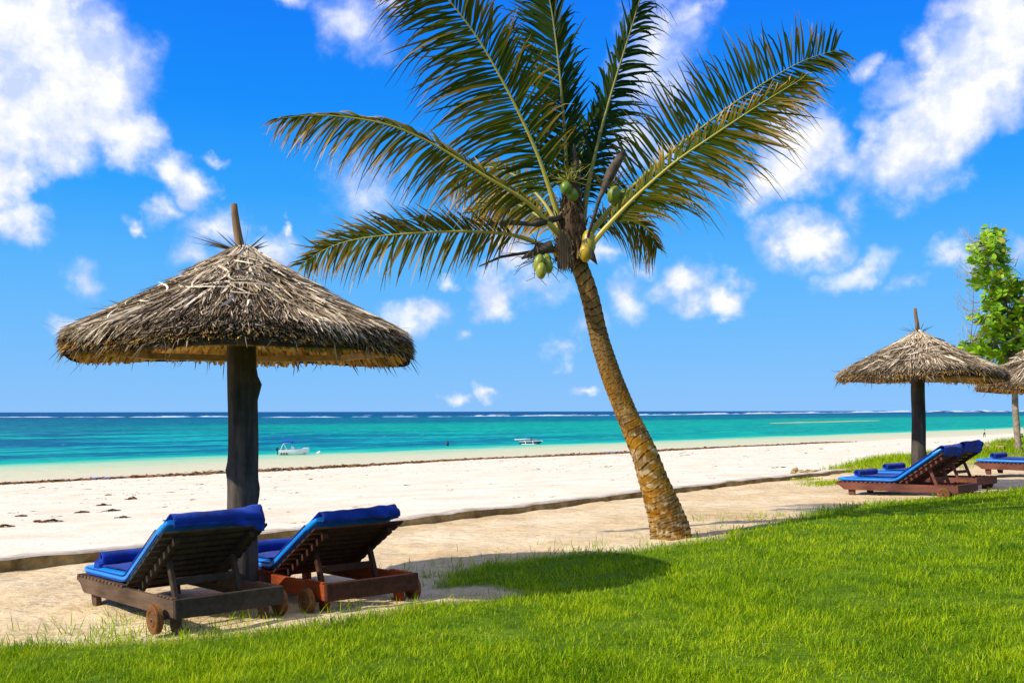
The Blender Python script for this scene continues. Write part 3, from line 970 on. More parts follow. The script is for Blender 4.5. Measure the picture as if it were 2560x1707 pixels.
    strand(N, r0, ph0, ell, r.normal(0, 0.25, N), -THK * dep + 0.01, -THK * dep - r.uniform(-0.03, 0.03, N) * fray, r.uniform(0.006, 0.017, N), tone, r.uniform(0.3, 1.2, N))
    N = int(n_str * 0.16)                                     # fresher golden leaf ends low in the cut edge
    ph0 = r.uniform(0, 2 * math.pi, N)
    dep = r.uniform(0.25, 0.68, N)
    strand(N, Rphi(ph0) - 0.15 - 0.03 * dep, ph0, r.uniform(0.12, 0.19, N), r.normal(0, 0.3, N), -THK * dep + 0.01, -THK * dep, r.uniform(0.008, 0.02, N), np.clip(r.normal(0.15, 0.2, N), 0, 1), r.uniform(0.4, 1.3, N), mat=2)
    N = int(150 * fray)                                      # ragged ends hanging below and sticking out
    ph0 = r.uniform(0, 2 * math.pi, N)
    strand(N, Rphi(ph0) - 0.06, ph0, r.uniform(0.08, 0.15, N), r.normal(0, 0.5, N), np.full(N, -0.08), r.uniform(-0.16, -0.08, N), r.uniform(0.005, 0.012, N), r.uniform(0.05, 0.5, N), r.uniform(0.6, 1.6, N))
    N = int(110 * fray)
    ph0 = r.uniform(0, 2 * math.pi, N)
    strand(N, R * r.uniform(0.3, 0.95, N), ph0, r.uniform(0.12, 0.26, N), r.normal(0, 0.3, N), np.full(N, 0.02), r.uniform(0.06, 0.15, N), r.uniform(0.004, 0.009, N), r.uniform(0.0, 0.4, N), np.zeros(N))
    # a few stiff blades standing at the peak
    N = 26
    a = r.uniform(0, 6.28, N)
    if seed == 101:
        a[:9] = r.normal(math.pi, 0.35, 9)
    ele = r.uniform(0.15, 0.9, N)
    L = r.uniform(0.12, 0.30, N)
    L[:9] = r.uniform(0.25, 0.50, 9)
    ele[:9] = r.uniform(0.12, 0.4, 9)
    u = np.linspace(0, 1, 4)[None]
    base = np.stack([0.04 * np.cos(a), 0.04 * np.sin(a), np.full(N, zs(0.05) - 0.01)], -1)
    dr = np.stack([np.cos(a) * np.cos(ele), np.sin(a) * np.cos(ele), np.sin(ele)], -1)
    path = base[:, None] + dr[:, None] * (L[:, None] * u)[..., None]
    wv = unit(np.cross(dr, r.normal(0, 1, (N, 3))))
    b.strips(path, wv, np.full((N, 4), 0.012) * np.array([0.7, 1, 0.8, 0.1]), r.uniform(0.05, 0.5, N))
    b.build('thatch', [M['thatch'], M['thatch_core'], M['thatch_under']], root)

    # underside lining: overlapping leaf panels seen from below
    b = MB()
    zb = lambda rr: zs(rr) - THK + 0.085 * (rr / R)
    rings = []
    for q in (0.05, 0.3, 0.6, 0.85, 0.955):
        rr = Rphi(ph) * q
        rings.append(np.stack([rr * np.cos(ph), rr * np.sin(ph), zb(rr) + dz(ph) * q + 0.015], -1))
    rr = Rphi(ph) * 0.955
    rings.append(np.stack([rr * np.cos(ph), rr * np.sin(ph), zs(rr) - THK + 0.03 + dz(ph)], -1))
    b.grid(np.array(rings), 0.35, 0, close=True)
    N = int(n_str * 0.14)
    ph0 = r.uniform(0, 6.28, N)
    r0 = R * np.sqrt(r.uniform(0.02, 0.86, N))
    ell = r.uniform(0.2, 0.38, N)
    u = np.linspace(0, 1, 4)[None]
    rad = np.minimum(r0[:, None] + ell[:, None] * u, Rphi(ph0)[:, None] * 0.955)
    phi = ph0[:, None] + r.normal(0, 0.08, N)[:, None] * u
    z = zb(rad) + dz(phi) * rad / R - r.uniform(0.0, 0.03, N)[:, None] - 0.03 * u ** 2
    path = np.stack([rad * np.cos(phi), rad * np.sin(phi), z], -1)
    nr = unit(np.stack([np.cos(ph0) * 0.4, np.sin(ph0) * 0.4, np.full(N, 0.9)], -1) + r.normal(0, 0.3, (N, 3)))
    wv = unit(np.cross(path[:, -1] - path[:, 0], nr))
    b.strips(path, wv, r.uniform(0.025, 0.075, N)[:, None] * np.array([[1, 1, 0.9, 0.5]]), np.clip(r.normal(0.5, 0.25, N), 0, 1))
    N = int(n_str * 0.05)                                     # the folded leaf ends along the inner edge
    ph0 = r.uniform(0, 6.28, N)
    rad = Rphi(ph0)[:, None] * (0.84 + 0.085 * u) + r.normal(0, 0.012, N)[:, None]
    phi = ph0[:, None] + r.normal(0, 0.03, N)[:, None] * u
    z = zb(rad[:, :1]) * (1 - u) + (zs(R * 0.97) - THK + r.uniform(-0.015, 0.03, N)[:, None]) * u + dz(phi)
    path = np.stack([rad * np.cos(phi), rad * np.sin(phi), z], -1)
    nr = unit(np.stack([np.cos(ph0), np.sin(ph0), np.full(N, 0.4)], -1) + r.normal(0, 0.35, (N, 3)))
    wv = unit(np.cross(path[:, -1] - path[:, 0], nr))
    b.strips(path, wv, r.uniform(0.02, 0.055, N)[:, None] * np.array([[1, 1, 0.9, 0.4]]), np.clip(r.normal(0.35, 0.28, N), 0, 1))
    b.build('thatch_lining', M['thatch_under'], root)

    # frame
    nr_ = 8
    off = r.uniform(0, 0.7)
    for k in range(nr_):
        a = off + k * 2 * math.pi / nr_
        q = np.linspace(0.06, 0.94, 6) * R
        pts = np.stack([q * math.cos(a), q * math.sin(a), zb(q) - 0.045], -1)
        bb = MB()
        bb.tube(pts, 0.022, 6)
        bb.build('rafter', M['timber'], root, smooth_=True)
    for (q, th) in ((0.52, 0.020), (0.86, 0.024)):
        for k in range(nr_):
            a0, a1 = off + k * 2 * math.pi / nr_, off + (k + 1) * 2 * math.pi / nr_
            rr = q * R
            p0 = np.array([rr * math.cos(a0), rr * math.sin(a0), zb(rr) - 0.085])
            p1 = np.array([rr * math.cos(a1), rr * math.sin(a1), zb(rr) - 0.085])
            e = (p1 - p0)
            c = (p0 + p1) / 2
            ang = math.atan2(e[1], e[0])
            rot = Matrix.Rotation(ang, 3, 'Z')
            bb = MB()
            bb.box(c, (np.linalg.norm(e) * 1.04, 0.032, 0.055), np.array(rot))
            bb.build('purlin', M['timber'], root, bevel=0.003)
    # pole
    K, n = 44, 20
    zz = np.linspace(pole_h0, eave + rise * 0.80, K)
    fr = (zz - zz[0]) / (zz[-1] - zz[0])
    pts = np.stack([lean[0] * fr + 0.018 * (vnoise(zz * 1.6, zz * 0 + seed, 3) - 0.5), lean[1] * fr + 0.018 * (vnoise(zz * 1.6, zz * 0 + seed + 4, 4) - 0.5), zz], -1)
    an = np.linspace(0, 2 * math.pi, n, endpoint=False)
    J = 1 + 0.09 * (fbm(np.cos(an)[None] * 2 + 9 + zz[:, None] * 0.9, np.sin(an)[None] * 2 + zz[:, None] * 1.3, seed + 20, 3) - 0.5)
    for (kz, ka, amp) in knots:
        dA = np.angle(np.exp(1j * (an - ka)))[None]
        J = J + amp * np.exp(-((zz[:, None] - kz) / 0.075) ** 2 - (dA / 0.42) ** 2)
    bb = MB()
    bb.tube(pts, pole_r * (1.06 - 0.14 * fr), n, jit=J)
    bb.build('pole', M['pole'], root, smooth_=True)
    bb = MB()
    zt = np.linspace(eave + rise * 0.72, pole_top, 8)
    f2 = np.linspace(0, 1, 8)
    pts = np.stack([lean[0] - 0.045 * f2 + 0.01 * np.sin(f2 * 5), lean[1] + 0 * f2, zt], -1)
    bb.tube(pts, np.linspace(0.042, 0.026, 8), 10, jit=1 + 0.12 * (r.uniform(0, 1, (8, 10)) - 0.5))
    bb.build('finial_stick', M['finial_wood'], root, smooth_=True)
    return root


def on_ground(x, y, dz=0.0):
    return (x, y, float(land_z(x, y)) + dz)


u1 = on_ground(-2.185, 8.1)
thatch_umbrella((u1[0], u1[1], 0), 1.375, 2.055, 0.80, 0.122, 3.19, 'large thatched umbrella on a thick log pole behind the nearest two sun loungers', 101, lean=(-0.02, 0), n_str=17000,
                knots=((1.71, 1.45, 0.42), (1.02, 4.6, 0.20), (0.86, 1.6, 0.16), (1.3, 0.3, 0.12)), pole_h0=-0.3)
u2 = on_ground(7.02, 17.2)
thatch_umbrella((u2[0], u2[1], 0), 1.375, 2.13, 0.76, 0.118, 3.27, 'thatched umbrella with brown straw roof between the two far brown loungers', 202, lean=(0.0, 0), n_str=11000, fray=1.3,
                knots=((0.74, 0.7, 0.2),), pole_h0=-0.3)
thatch_umbrella((11.05, 20.5, 0), 1.38, 2.02, 1.10, 0.10, 3.4, 'steep thatched umbrella cut by the right edge in front of the leafy tree', 303, n_str=8000, fray=1.0)

# ------------------------------------------------------------------ sun loungers
LL, LW = 2.0, 0.79
BANG = R_(30.5)
HY, HZ = 0.90, 0.245


def lounger(loc, rz, wood, label, tilt=(0, 0), back=None):
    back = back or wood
    root = empty('sun_lounger', loc, rz)
    root.rotation_euler = (tilt[0], tilt[1], rz)
    tag(root, label, 'sun lounger', 'wooden sun loungers under the thatched umbrellas')
    zt, zb = 0.232, 0.112
    for x0 in (0.0, LW - 0.042):
        b = MB()
        poly = [(0.0, zb), (LL - 0.17, zb), (LL - 0.14, zb + 0.012), (LL - 0.11, zb + 0.04), (LL - 0.075, zb + 0.066), (LL - 0.03, zb + 0.082), (LL, zb + 0.088), (LL, zt), (0.0, zt)]
        b.prism(poly, x0, x0 + 0.042, 'x')
        for k in range(5):
            b.box((x0 + 0.021, 0.05 + k * 0.062, zt + 0.007), (0.0415, 0.042, 0.016))
        b.build('side_rail', wood, root, bevel=0.004)
    b = MB()
    b.box((LW / 2, -0.024, (zt + zb) / 2 + 0.006), (LW + 0.012, 0.044, zt - zb + 0.012))
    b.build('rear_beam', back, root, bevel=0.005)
    b = MB()
    b.box((LW / 2, 1.62, zb + 0.03), (LW - 0.09, 0.04, 0.06))
    b.build('cross_beam', wood, root, bevel=0.004)
    for x0 in (0.046, LW - 0.046 - 0.045):
        b = MB()
        y1, y0 = LL - 0.21, LL - 0.32
        b.prism([(y0, 0.0), (y0 + 0.085, 0.0), (y1, 0.06), (y1, 0.2), (y0, 0.2)], x0, x0 + 0.045, 'x')
        b.build('leg', wood, root, bevel=0.004)
        b = MB()
        b.prism([(0.085, 0.0), (0.165, 0.0), (0.185, 0.03), (0.185, 0.2), (0.085, 0.2)], x0, x0 + 0.045, 'x')
        b.build('leg', wood, root, bevel=0.004)
    b = MB()
    b.tube([(-0.10, 0.15, 0.102), (LW / 2, 0.15, 0.102), (LW + 0.10, 0.15, 0.102)], 0.014, 8)
    b.build('axle', M['metal_dark'], root, smooth_=True)
    for x0 in (-0.095, LW + 0.045):
        b = MB()
        n = 28
        an = np.linspace(0, 2 * math.pi, n, endpoint=False)
        prof = [(0.0, 0.018), (0.0, 0.045), (0.006, 0.052), (0.0, 0.060), (0.0, 0.092), (0.005, 0.1), (0.019, 0.1), (0.0215, 0.096), (0.024, 0.1), (0.045, 0.1), (0.05, 0.092), (0.05, 0.018)]
        G = np.array([[(x0 + px, 0.15 + pr * math.cos(a), 0.102 + pr * math.sin(a)) for a in an] for (px, pr) in prof])
        b.grid(G, close=True)
        b.build('wheel', M['wood_wheel'], root)
    # seat slats
    b = MB()
    ny = 13
    for k in range(ny):
        y = LL - 0.055 - k * 0.081
        if y < HY + 0.02:
            break
        b.box((LW / 2, y, zt + 0.0085), (LW + 0.012, 0.052, 0.021))
    b.build('seat_slats', wood, root, bevel=0.003)
    # backrest
    ca, sa = math.cos(BANG), math.sin(BANG)
    rot = np.array([[1, 0, 0], [0, -ca, -sa], [0, sa, -ca]])     # local y -> up the back (towards the rear), local z -> under side
    rot = np.array([[1, 0, 0], [0, -ca, sa], [0, sa, ca]])        # columns: x, along back, outward (front side)

    def bp(x, a, o):
        return np.array([x, HY - ca * a + sa * o, HZ + sa * a + ca * o])
    b = MB()
    for k in range(9):
        a = 0.045 + k * 0.097
        b.box(bp(LW / 2, a, 0.0), (LW - 0.005, 0.062, 0.020), rot)
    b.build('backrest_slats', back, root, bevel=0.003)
    for x in (0.115, LW - 0.115):
        b = MB()
        b.box(bp(x, 0.40, -0.037), (0.036, 0.80, 0.052), rot)
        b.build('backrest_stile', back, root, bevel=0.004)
    for x in (0.155, LW - 0.155):
        b = MB()
        p0, p1 = np.array([x, 0.335, 0.19]), bp(x, 0.50, -0.055)
        e = p1 - p0
        an = math.atan2(e[2], e[1])
        rr = np.array([[1, 0, 0], [0, math.cos(an), -math.sin(an)], [0, math.sin(an), math.cos(an)]])
        b.box((p0 + p1) / 2, (0.036, np.linalg.norm(e), 0.046), rr)
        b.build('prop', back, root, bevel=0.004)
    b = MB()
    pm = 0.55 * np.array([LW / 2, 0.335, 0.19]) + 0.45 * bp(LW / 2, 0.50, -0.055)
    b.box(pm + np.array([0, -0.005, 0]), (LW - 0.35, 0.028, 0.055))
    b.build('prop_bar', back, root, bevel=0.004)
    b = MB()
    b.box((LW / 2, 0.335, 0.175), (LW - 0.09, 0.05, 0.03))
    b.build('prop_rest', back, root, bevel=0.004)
    # mattress: a bent padded slab
    THM = 0.074
    path = mat_path()
    n = 20
    an = np.linspace(0, 2 * math.pi, n, endpoint=False)
    hw = (LW - 0.055) / 2
    rows = []
    for i, (y, z, ny_, nz_) in enumerate(path):
        e = min(i, len(path) - 1 - i)
        k = 1.0 if e > 1 else (0.9 if e == 1 else 0.62)
        tw = hw - (0.0 if e > 1 else 0.008 if e == 1 else 0.028)
        cx = np.sign(np.cos(an)) * np.abs(np.cos(an)) ** 0.28
        cz = np.sign(np.sin(an)) * np.abs(np.sin(an)) ** 0.45
        puff = 1 + 0.05 * math.sin(i * 1.7) * 0.5
        h = THM / 2 * k * cz * puff
        rows.append(np.stack([LW / 2 + tw * cx, y + ny_ * (THM / 2 + h), z + nz_ * (THM / 2 + h)], -1))
    b = MB()
    b.grid(np.array(rows), close=True)
    b.add(rows[0], [[list(range(n))]])
    b.add(rows[-1], [[list(range(n))[::-1]]])
    mt = b.build('mattress', M['mattress'], root, smooth_=True)
    b = MB()
    for o in (0.2, 0.8):                                   # piping along the left and right side
        for sx in (-1, 1):
            pts = [(LW / 2 + sx * (hw + 0.0015), y + ny_ * THM * o, z + nz_ * THM * o) for (y, z, ny_, nz_) in path[2:-2]]
            b.tube(pts, 0.0045, 5)
    b.build('piping', M['towel'], mt, smooth_=True)
    return root


def mat_path():
    """(y, z, ny, nz) along the mattress underside from the foot to the top of the back"""
    pts = []
    z0 = 0.252
    ca, sa = math.cos(BANG), math.sin(BANG)
    for y in np.linspace(LL - 0.02, HY + 0.16, 14):
        pts.append((y, z0, 0.0, 1.0))
    for k in range(1, 8):
        a = BANG * k / 8
        pts.append((HY + 0.16 - 0.50 * math.sin(a) * 0.62, z0 + 0.50 * (1 - math.cos(a)) * 0.62, math.sin(a), math.cos(a)))
    y1, z1 = pts[-1][0] - 0.03, pts[-1][1] + 0.02
    for s in np.linspace(0.02, 0.80, 12):
        pts.append((y1 - ca * s, z1 + sa * s, sa, ca))
    return pts


def towel(loc, rz, label, seed, hang=0.13, roll_y=1.66, x0=0.085, x1=None, tilt=(0, 0), roll_r=0.058, tassel=True, corner=0.0):
    r = np.random.default_rng(seed)
    x1 = LW - 0.035 if x1 is None else x1
    ca, sa = math.cos(BANG), math.sin(BANG)
    mp = mat_path()
    TH = 0.074 + 0.005
    cl = []
    # roll spiral, then along the seat, up the back, over the top and down behind
    for a in np.linspace(math.pi * 4.5, 0, 40):
        rr = roll_r * (0.25 + 0.75 * (1 - a / (math.pi * 4.5)))
        cl.append((roll_y + rr * math.sin(a + math.pi), 0.252 + TH + roll_r - rr * math.cos(a)))
    for (y, z, ny_, nz_) in mp:
        if y < roll_y - 0.03:
            cl.append((y + ny_ * TH, z + nz_ * TH))
    yt, zt_, ny_, nz_ = mp[-1]
    for k in range(1, 8):                                   # round the mattress's top end
        a = math.pi * k / 8
        o = TH * 0.5 + 0.5 * TH * math.cos(a)
        ex = 0.5 * TH * math.sin(a) + 0.006
        cl.append((yt - ca * ex + sa * o, zt_ + sa * ex + ca * o))
    yb, zb_ = cl[-1]
    yb -= 0.012
    nh = max(3, int(hang / 0.02))
    for k in range(1, nh + 1):                              # hanging down behind, first along the back of the pad then plumb
        cl.append((yb + 0.010 * k / nh + 0.35 * hang * k / nh, zb_ - hang * k / nh))
    cl = np.array(cl)
    nx = 34
    X = np.linspace(x0, x1, nx)
    K = len(cl)
    T = np.gradient(cl, axis=0)
    T /= np.linalg.norm(T, axis=1)[:, None] + 1e-9
    Nn = np.stack([T[:, 1], -T[:, 0]], -1)                  # outward (up) normal in the y-z plane
    arc = np.concatenate([[0], np.cumsum(np.linalg.norm(np.diff(cl, axis=0), axis=1))])
    G = np.zeros((K, nx, 3))
    amp = np.where(np.arange(K) < 40, 0.003, np.where(np.arange(K) < K - nh - 6, 0.010, 0.011))
    wr = fbm(X[None] * 6 + seed, arc[:, None] * 3.2 + X[None] * 4, seed, 3)
    fold = 0.026 * np.sin(arc[:, None] * 42 - X[None] * 9 + seed + 3 * fbm(X[None] * 4, arc[:, None] * 4, seed, 2)) * sstep(X[None], x0 + 0.3, x1) * (np.arange(K)[:, None] > K - nh - 9)
    G[..., 0] = X[None] + 0.012 * (fbm(arc[:, None] * 4, X[None] * 0 + seed, seed, 2) - 0.5) * 2
    off = amp[:, None] * wr * 2 + np.abs(fold)
    G[..., 1] = cl[:, 0:1] + Nn[:, 0:1] * off
    G[..., 2] = cl[:, 1:2] + Nn[:, 1:2] * off
    hk = np.clip((np.arange(K) - (K - nh - 1)) / nh, 0, 1)[:, None]
    G[..., 2] -= hk * (0.05 * sstep(X[None], x1 - 0.25, x1) * corner + 0.03 * (fbm(X[None] * 5, X[None] * 0, seed + 3, 2) - 0.5))
    b = MB()
    b.grid(G)
    if tassel:                                              # the roll's loose end hanging over the pad's side
        for k in range(9):
            y = roll_y - 0.05 + 0.1 * k / 8
            z0 = 0.252 + TH + 0.05 * r.uniform(0.2, 1.0)
            pts = [(x0 + 0.02, y, z0), (x0 - 0.022, y + r.normal(0, 0.006), z0 - 0.02), (x0 - 0.034, y + r.normal(0, 0.015), z0 - 0.075), (x0 - 0.036, y + r.normal(0, 0.025), z0 - r.uniform(0.11, 0.15))]
            b.tube(pts, [0.014, 0.014, 0.012, 0.006], 6)
    o = b.build('blue_towel', M['towel'], smooth_=True)
    sm = o.modifiers.new('thickness', 'SOLIDIFY')
    sm.thickness = 0.008
    sm.offset = 0
    o.location = loc
    o.rotation_euler = (tilt[0], tilt[1], rz)
    tag(o, label, 'towel', 'blue towels spread over the loungers')
    return o


def ang_of(h):
    return math.atan2(-h[0], h[1])


TILT = (R_(-2.2), R_(-0.3))
A1 = ang_of((-0.655, 0.755))
z1 = 0.0
lounger((-2.27, 6.68, z1), A1, M['wood_dark'], 'nearest sun lounger, grey brown, in front of the large thatched umbrella\'s log pole', TILT, M['wood_dark_shaded'])
towel((-2.27, 6.68, z1), A1, 'blue towel with deep folds hanging over the nearest grey brown lounger', 1, hang=0.012, tilt=TILT, corner=1.0)
A2 = ang_of((-0.62, 0.785))
BANG = R_(27.5)
z2 = -0.012
lounger((-1.382, 7.35, z2), A2, M['wood_red'], 'red brown sun lounger right of the log pole, leaning back over tan sand', TILT, M['wood_red_shaded'])
towel((-1.382, 7.35, z2), A2, 'smooth dark blue towel over the red brown lounger right of the log pole', 2, hang=0.004, tilt=TILT, roll_y=1.62)
A3 = ang_of((-0.70, 0.714))
T3 = (R_(-1.0), 0)
BANG = R_(34.5)
l3 = (6.88, 15.45, 0.10)
lounger(l3, A3, M['wood_brown'], 'far brown lounger nearest the lawn, its bright blue side in full sun', T3)
towel(l3, A3, 'blue towel with a neat roll on the sunlit far brown lounger', 3, hang=0.10, tilt=T3, tassel=False)
l4 = (7.85, 16.9, 0.12)
A4 = ang_of((-0.66, 0.75))
lounger(l4, A4, M['wood_brown'], 'far brown lounger half hidden behind the sunlit one, right of the pole', T3)
towel(l4, A4, 'dark blue towel hanging over the half hidden far lounger', 4, hang=0.12, tilt=T3, tassel=False)
l5 = (9.55 + 0.70 * 2.0, 20.6 - 0.714 * 2.0, 0.19)
lounger(l5, A3, M['wood_brown'], 'reddish lounger cut by the right edge under the steep thatched umbrella', (0, 0))
towel(l5, A3, 'blue towel on the lounger cut by the right edge', 5, hang=0.10, tassel=False)

# ------------------------------------------------------------------ coconut palm
PD = 11.3


def build_palm():
    r = np.random.default_rng(5)
    bx, by = (1675 - 1280) / F * PD, PD
    root = empty('coconut_palm', (bx, by, 0))
    tag(root, 'leaning coconut palm with ringed golden brown trunk and green coconuts', 'palm tree')
    O = np.array([bx, by, 0.0])
    # trunk
    tp = np.array([(1677, 1345, 104), (1675, 1327, 101), (1662, 1280, 89), (1636, 1210, 75), (1613, 1139, 66), (1593, 1092, 61), (1570, 1044, 55), (1551, 997, 53), (1532, 950, 52), (1516, 903, 50),
                   (1501, 856, 48), (1490, 809, 46), (1480, 761, 46), (1467, 714, 45), (1450, 667, 43), (1432, 615, 44), (1424, 580, 40)], float)
    pw = np.array([P(a, b_, PD) for a, b_, c in tp])
    rad = tp[:, 2] / F * PD / 2
    al = np.concatenate([[0], np.cumsum(np.linalg.norm(np.diff(pw, axis=0), axis=1))])
    u = np.arange(0, al[-1], 0.0125)
    pts = np.stack([np.interp(u, al, pw[:, k]) for k in range(3)], -1)
    for _ in range(12):
        pts[1:-1] = (pts[:-2] + 2 * pts[1:-1] + pts[2:]) / 4
    rr = np.interp(u, al, rad)
    n = 40
    an = np.linspace(0, 2 * math.pi, n, endpoint=False)
    ringpos = u[:, None] + 0.032 * np.sin(an[None] * 1 + u[:, None] * 3) + 0.055 * (vnoise(np.cos(an)[None] * 1.5 + 5 + u[:, None] * 1.1, np.sin(an)[None] * 1.5 + u[:, None] * 0.8, 3) - 0.5)
    per = 0.073
    ph = (ringpos / per + 1.1 * np.sin(u * 3.1)[:, None]) % 1.0
    saw = np.where(ph < 0.82, ph / 0.82, (1 - ph) / 0.18)
    J = 1 + 0.062 * (saw - 0.5) + 0.03 * (fbm(np.cos(an)[None] * 3 + 7 + u[:, None] * 4, np.sin(an)[None] * 3 + u[:, None] * 6, 8, 3) - 0.5)
    tone = np.clip(0.62 - 0.75 * (ph > 0.84) + 0.5 * (fbm(np.cos(an)[None] * 2 + 3 + u[:, None] * 8, np.sin(an)[None] * 2 + u[:, None] * 14, 17, 3) - 0.5) - 0.12 * ph, 0, 1)
    b = MB()
    b.tube(pts - O, rr, n, tone=tone.ravel(), jit=J)
    b.build('trunk', M['palm_bark'], root, smooth_=True)

    k = 1.0888

    def frond(pp, dep, Lr, Ll, fr=0.45, fl=0.45, ar=0.2, al_=0.2, dr=0.2, dl=0.2, tone=0.35, brown=0.35, n=74, w=0.036, start=0.16, stem=0.8, thin=0.0, wind=(0, 0, 0), rr0=0.034):
        """pp picture points crown->tip (1568 scale), dep depth offsets; r/l = sides right/left of travel: length, sweep, fold, droop"""
        pp = np.array(pp, float) * k
        n = int(n * 1.55)
        w = w * 0.78
        tone = tone + 0.03
        thin = thin + 0.05
        brown = brown * 0.85
        m = len(pp)
        dd = np.interp(np.linspace(0, 1, m), np.linspace(0, 1, len(dep)), dep)
        W = np.array([P(a, c, PD + e) for (a, c), e in zip(pp, dd)])
        al0 = np.concatenate([[0], np.cumsum(np.linalg.norm(np.diff(W, axis=0), axis=1))])
        uu = np.linspace(0, al0[-1], 90)
        Q = np.stack([np.interp(uu, al0, W[:, c]) for c in range(3)], -1)
        for _ in range(30):
            Q[1:-1] = (Q[:-2] + 2 * Q[1:-1] + Q[2:]) / 4
        Ltot = al0[-1]
        b = MB()
        tn = np.linspace(stem, max(0.2, stem - 0.45), 90)
        b.tube(Q - O, np.interp(np.linspace(0, 1, 90), [0, 0.08, 0.25, 0.6, 1], np.array([1.5, 1.0, 0.62, 0.36, 0.12]) * rr0), 8, tone=np.repeat(tn, 8), mat=1)
        for side, L, f, a, d in ((1, Lr, fr, ar, dr), (-1, Ll, fl, al_, dl)):
            if L <= 0:
                continue
            t = np.linspace(start, 0.995, n) + r.normal(0, 0.003, n)
            t = np.clip(t, start, 0.999)
            keep = r.uniform(0, 1, n) > thin
            t = t[keep]
            N = len(t)
            base = np.stack([np.interp(t, np.linspace(0, 1, 90), Q[:, c]) for c in range(3)], -1)
            T = unit(np.stack([np.interp(t, np.linspace(0, 1, 90), np.gradient(Q[:, c])) for c in range(3)], -1))
            Y = np.array([0, 1.0, 0])
            perp = unit(np.cross(T, np.broadcast_to(Y, T.shape))) * (-1 if side == 1 else 1)   # in the picture plane
            sd = unit(perp * math.cos(a) + Y * math.sin(a))
            sw = f + 0.55 * t ** 3 + r.normal(0, 0.11, N)
            dirv = unit(sd * np.cos(sw)[:, None] + T * np.sin(sw)[:, None] + np.array(wind) * 0.3)
            prof = np.interp(t, [0.0, start, start + 0.12, 0.45, 0.7, 0.9, 1.0], [0.5, 0.55, 0.85, 1.0, 0.92, 0.62, 0.34])
            Ln = L * 1.22 * prof * r.uniform(0.78, 1.12, N)
            K = 6
            v = np.linspace(0, 1, K)[None]
            dvar = d * r.uniform(0.6, 1.5, N)
            path = base[:, None] + dirv[:, None] * (Ln[:, None] * (v - 0.10 * v ** 3 * (dvar[:, None] > 0.3)))[..., None]
            path = path + np.array([0, 0, -1.0]) * (Ln[:, None] * dvar[:, None] * v ** 2)[..., None]
            path = path + (np.array(wind)[None] * (1 + 0.5 * r.normal(0, 1, (N, 1))))[:, None] * (Ln[:, None] * v ** 2)[..., None] * 0.5
            path = path + r.normal(0, 0.035, (N, 1, 3)) * (v ** 2)[..., None] + np.array([0, 0, -1.0]) * (Ln[:, None] * 0.42 * r.uniform(0, 1, (N, 1)) ** 1.5 * v ** 4)[..., None]
            nrm = unit(np.cross(dirv, T) + r.normal(0, 0.22, (N, 3)))
            wv = unit(np.cross(nrm, dirv))
            wp = np.array([[0.55, 0.95, 1.0, 0.8, 0.5, 0.08]])
            wid = w * r.uniform(0.75, 1.15, N)[:, None] * wp * (0.7 + 0.3 * prof[:, None])
            tn = np.clip(tone + r.normal(0, 0.07, N), 0, 1)
            # tones run from the green root to the dry tip of each leaflet
            tips = np.clip(tn + brown * r.uniform(0.1, 1.7, N) * (0.6 + 0.7 * t), 0, 1)
            V = np.stack([path - wv[:, None] * wid[..., None] / 2, path + wv[:, None] * wid[..., None] / 2], 2)
            ts = np.repeat((tn[:, None] + (tips - tn)[:, None] * np.linspace(0, 1, K)[None] ** 1.1)[..., None], 2, -1)
            bb = (np.arange(N) * K * 2)[:, None]
            kk = (np.arange(K - 1) * 2)[None]
            q = np.stack([bb + kk, bb + kk + 1, bb + kk + 3, bb + kk + 2], -1).reshape(-1, 4)
            b.add((V - O).reshape(-1, 3), [q], ts.ravel(), 0)
        return b.build('frond', [M['frond'], M['rachis']], root)

    # the crown, frond by frond
    frond([(1310, 605), (1270, 572), (1180, 537), (1060, 530), (960, 535), (870, 541), (790, 553), (730, 578), (694, 606)], [0.0, -0.25, -0.5, -0.6], 0.38, 0.36, 0.75, 0.42, 0.1, -0.15, -0.05, 0.30, 0.44, 0.40, start=0.24, stem=1.0, wind=(-0.15, 0, 0))
    frond([(1308, 560), (1270, 525), (1215, 462), (1130, 415), (1030, 350), (960, 312), (890, 283), (800, 268), (720, 262), (640, 272)], [0.0, -0.5, -0.8, -0.9], 0.36, 0.44, 0.85, 0.50, 0.55, -0.1, 0.25, 0.34, 0.40, 0.62, start=0.16, stem=0.9, wind=(-0.25, 0, -0.1), n=84)
    frond([(1300, 550), (1275, 470), (1235, 350), (1175, 222), (1105, 95), (1030, -5), (970, -60), (910, -90)], [0.0, -0.2, -0.45, -0.6], 0.66, 0.76, 0.50, 0.28, 0.1, 0.1, 0.10, 0.16, 0.30, 0.42, start=0.16, stem=0.75, n=100, w=0.042, wind=(-0.1, 0, 0))
    frond([(1312, 540), (1304, 430), (1298, 300), (1286, 160), (1270, 30), (1248, -80), (1215, -190)], [0.0, 0.1, 0.2, 0.2], 0.46, 0.60, 0.98, 0.62, 0.1, 0.2, 0.05, 0.02, 0.15, 0.08, start=0.14, stem=0.25, n=90, w=0.050)
    frond([(1335, 530), (1350, 430), (1378, 310), (1412, 190), (1450, 70), (1480, -30), (1500, -120)], [0.0, 0.2, 0.3, 0.3], 0.52, 0.40, 0.70, 0.95, 0.3, 0.2, 0.36, 0.05, 0.12, 0.12, start=0.14, stem=0.35, n=60, w=0.050, wind=(0.1, 0, 0))
    frond([(1330, 575), (1375, 510), (1440, 440), (1540, 352), (1620, 288), (1700, 228), (1790, 170), (1860, 132), (1928, 116)], [0.1, 0.2, 0.1, 0.0], 0.60, 0.66, 0.48, 0.00, 0.1, -0.1, 0.08, 0.0, 0.28, 0.40, start=0.18, stem=0.75, n=88, wind=(-0.05, 0, 0.1))
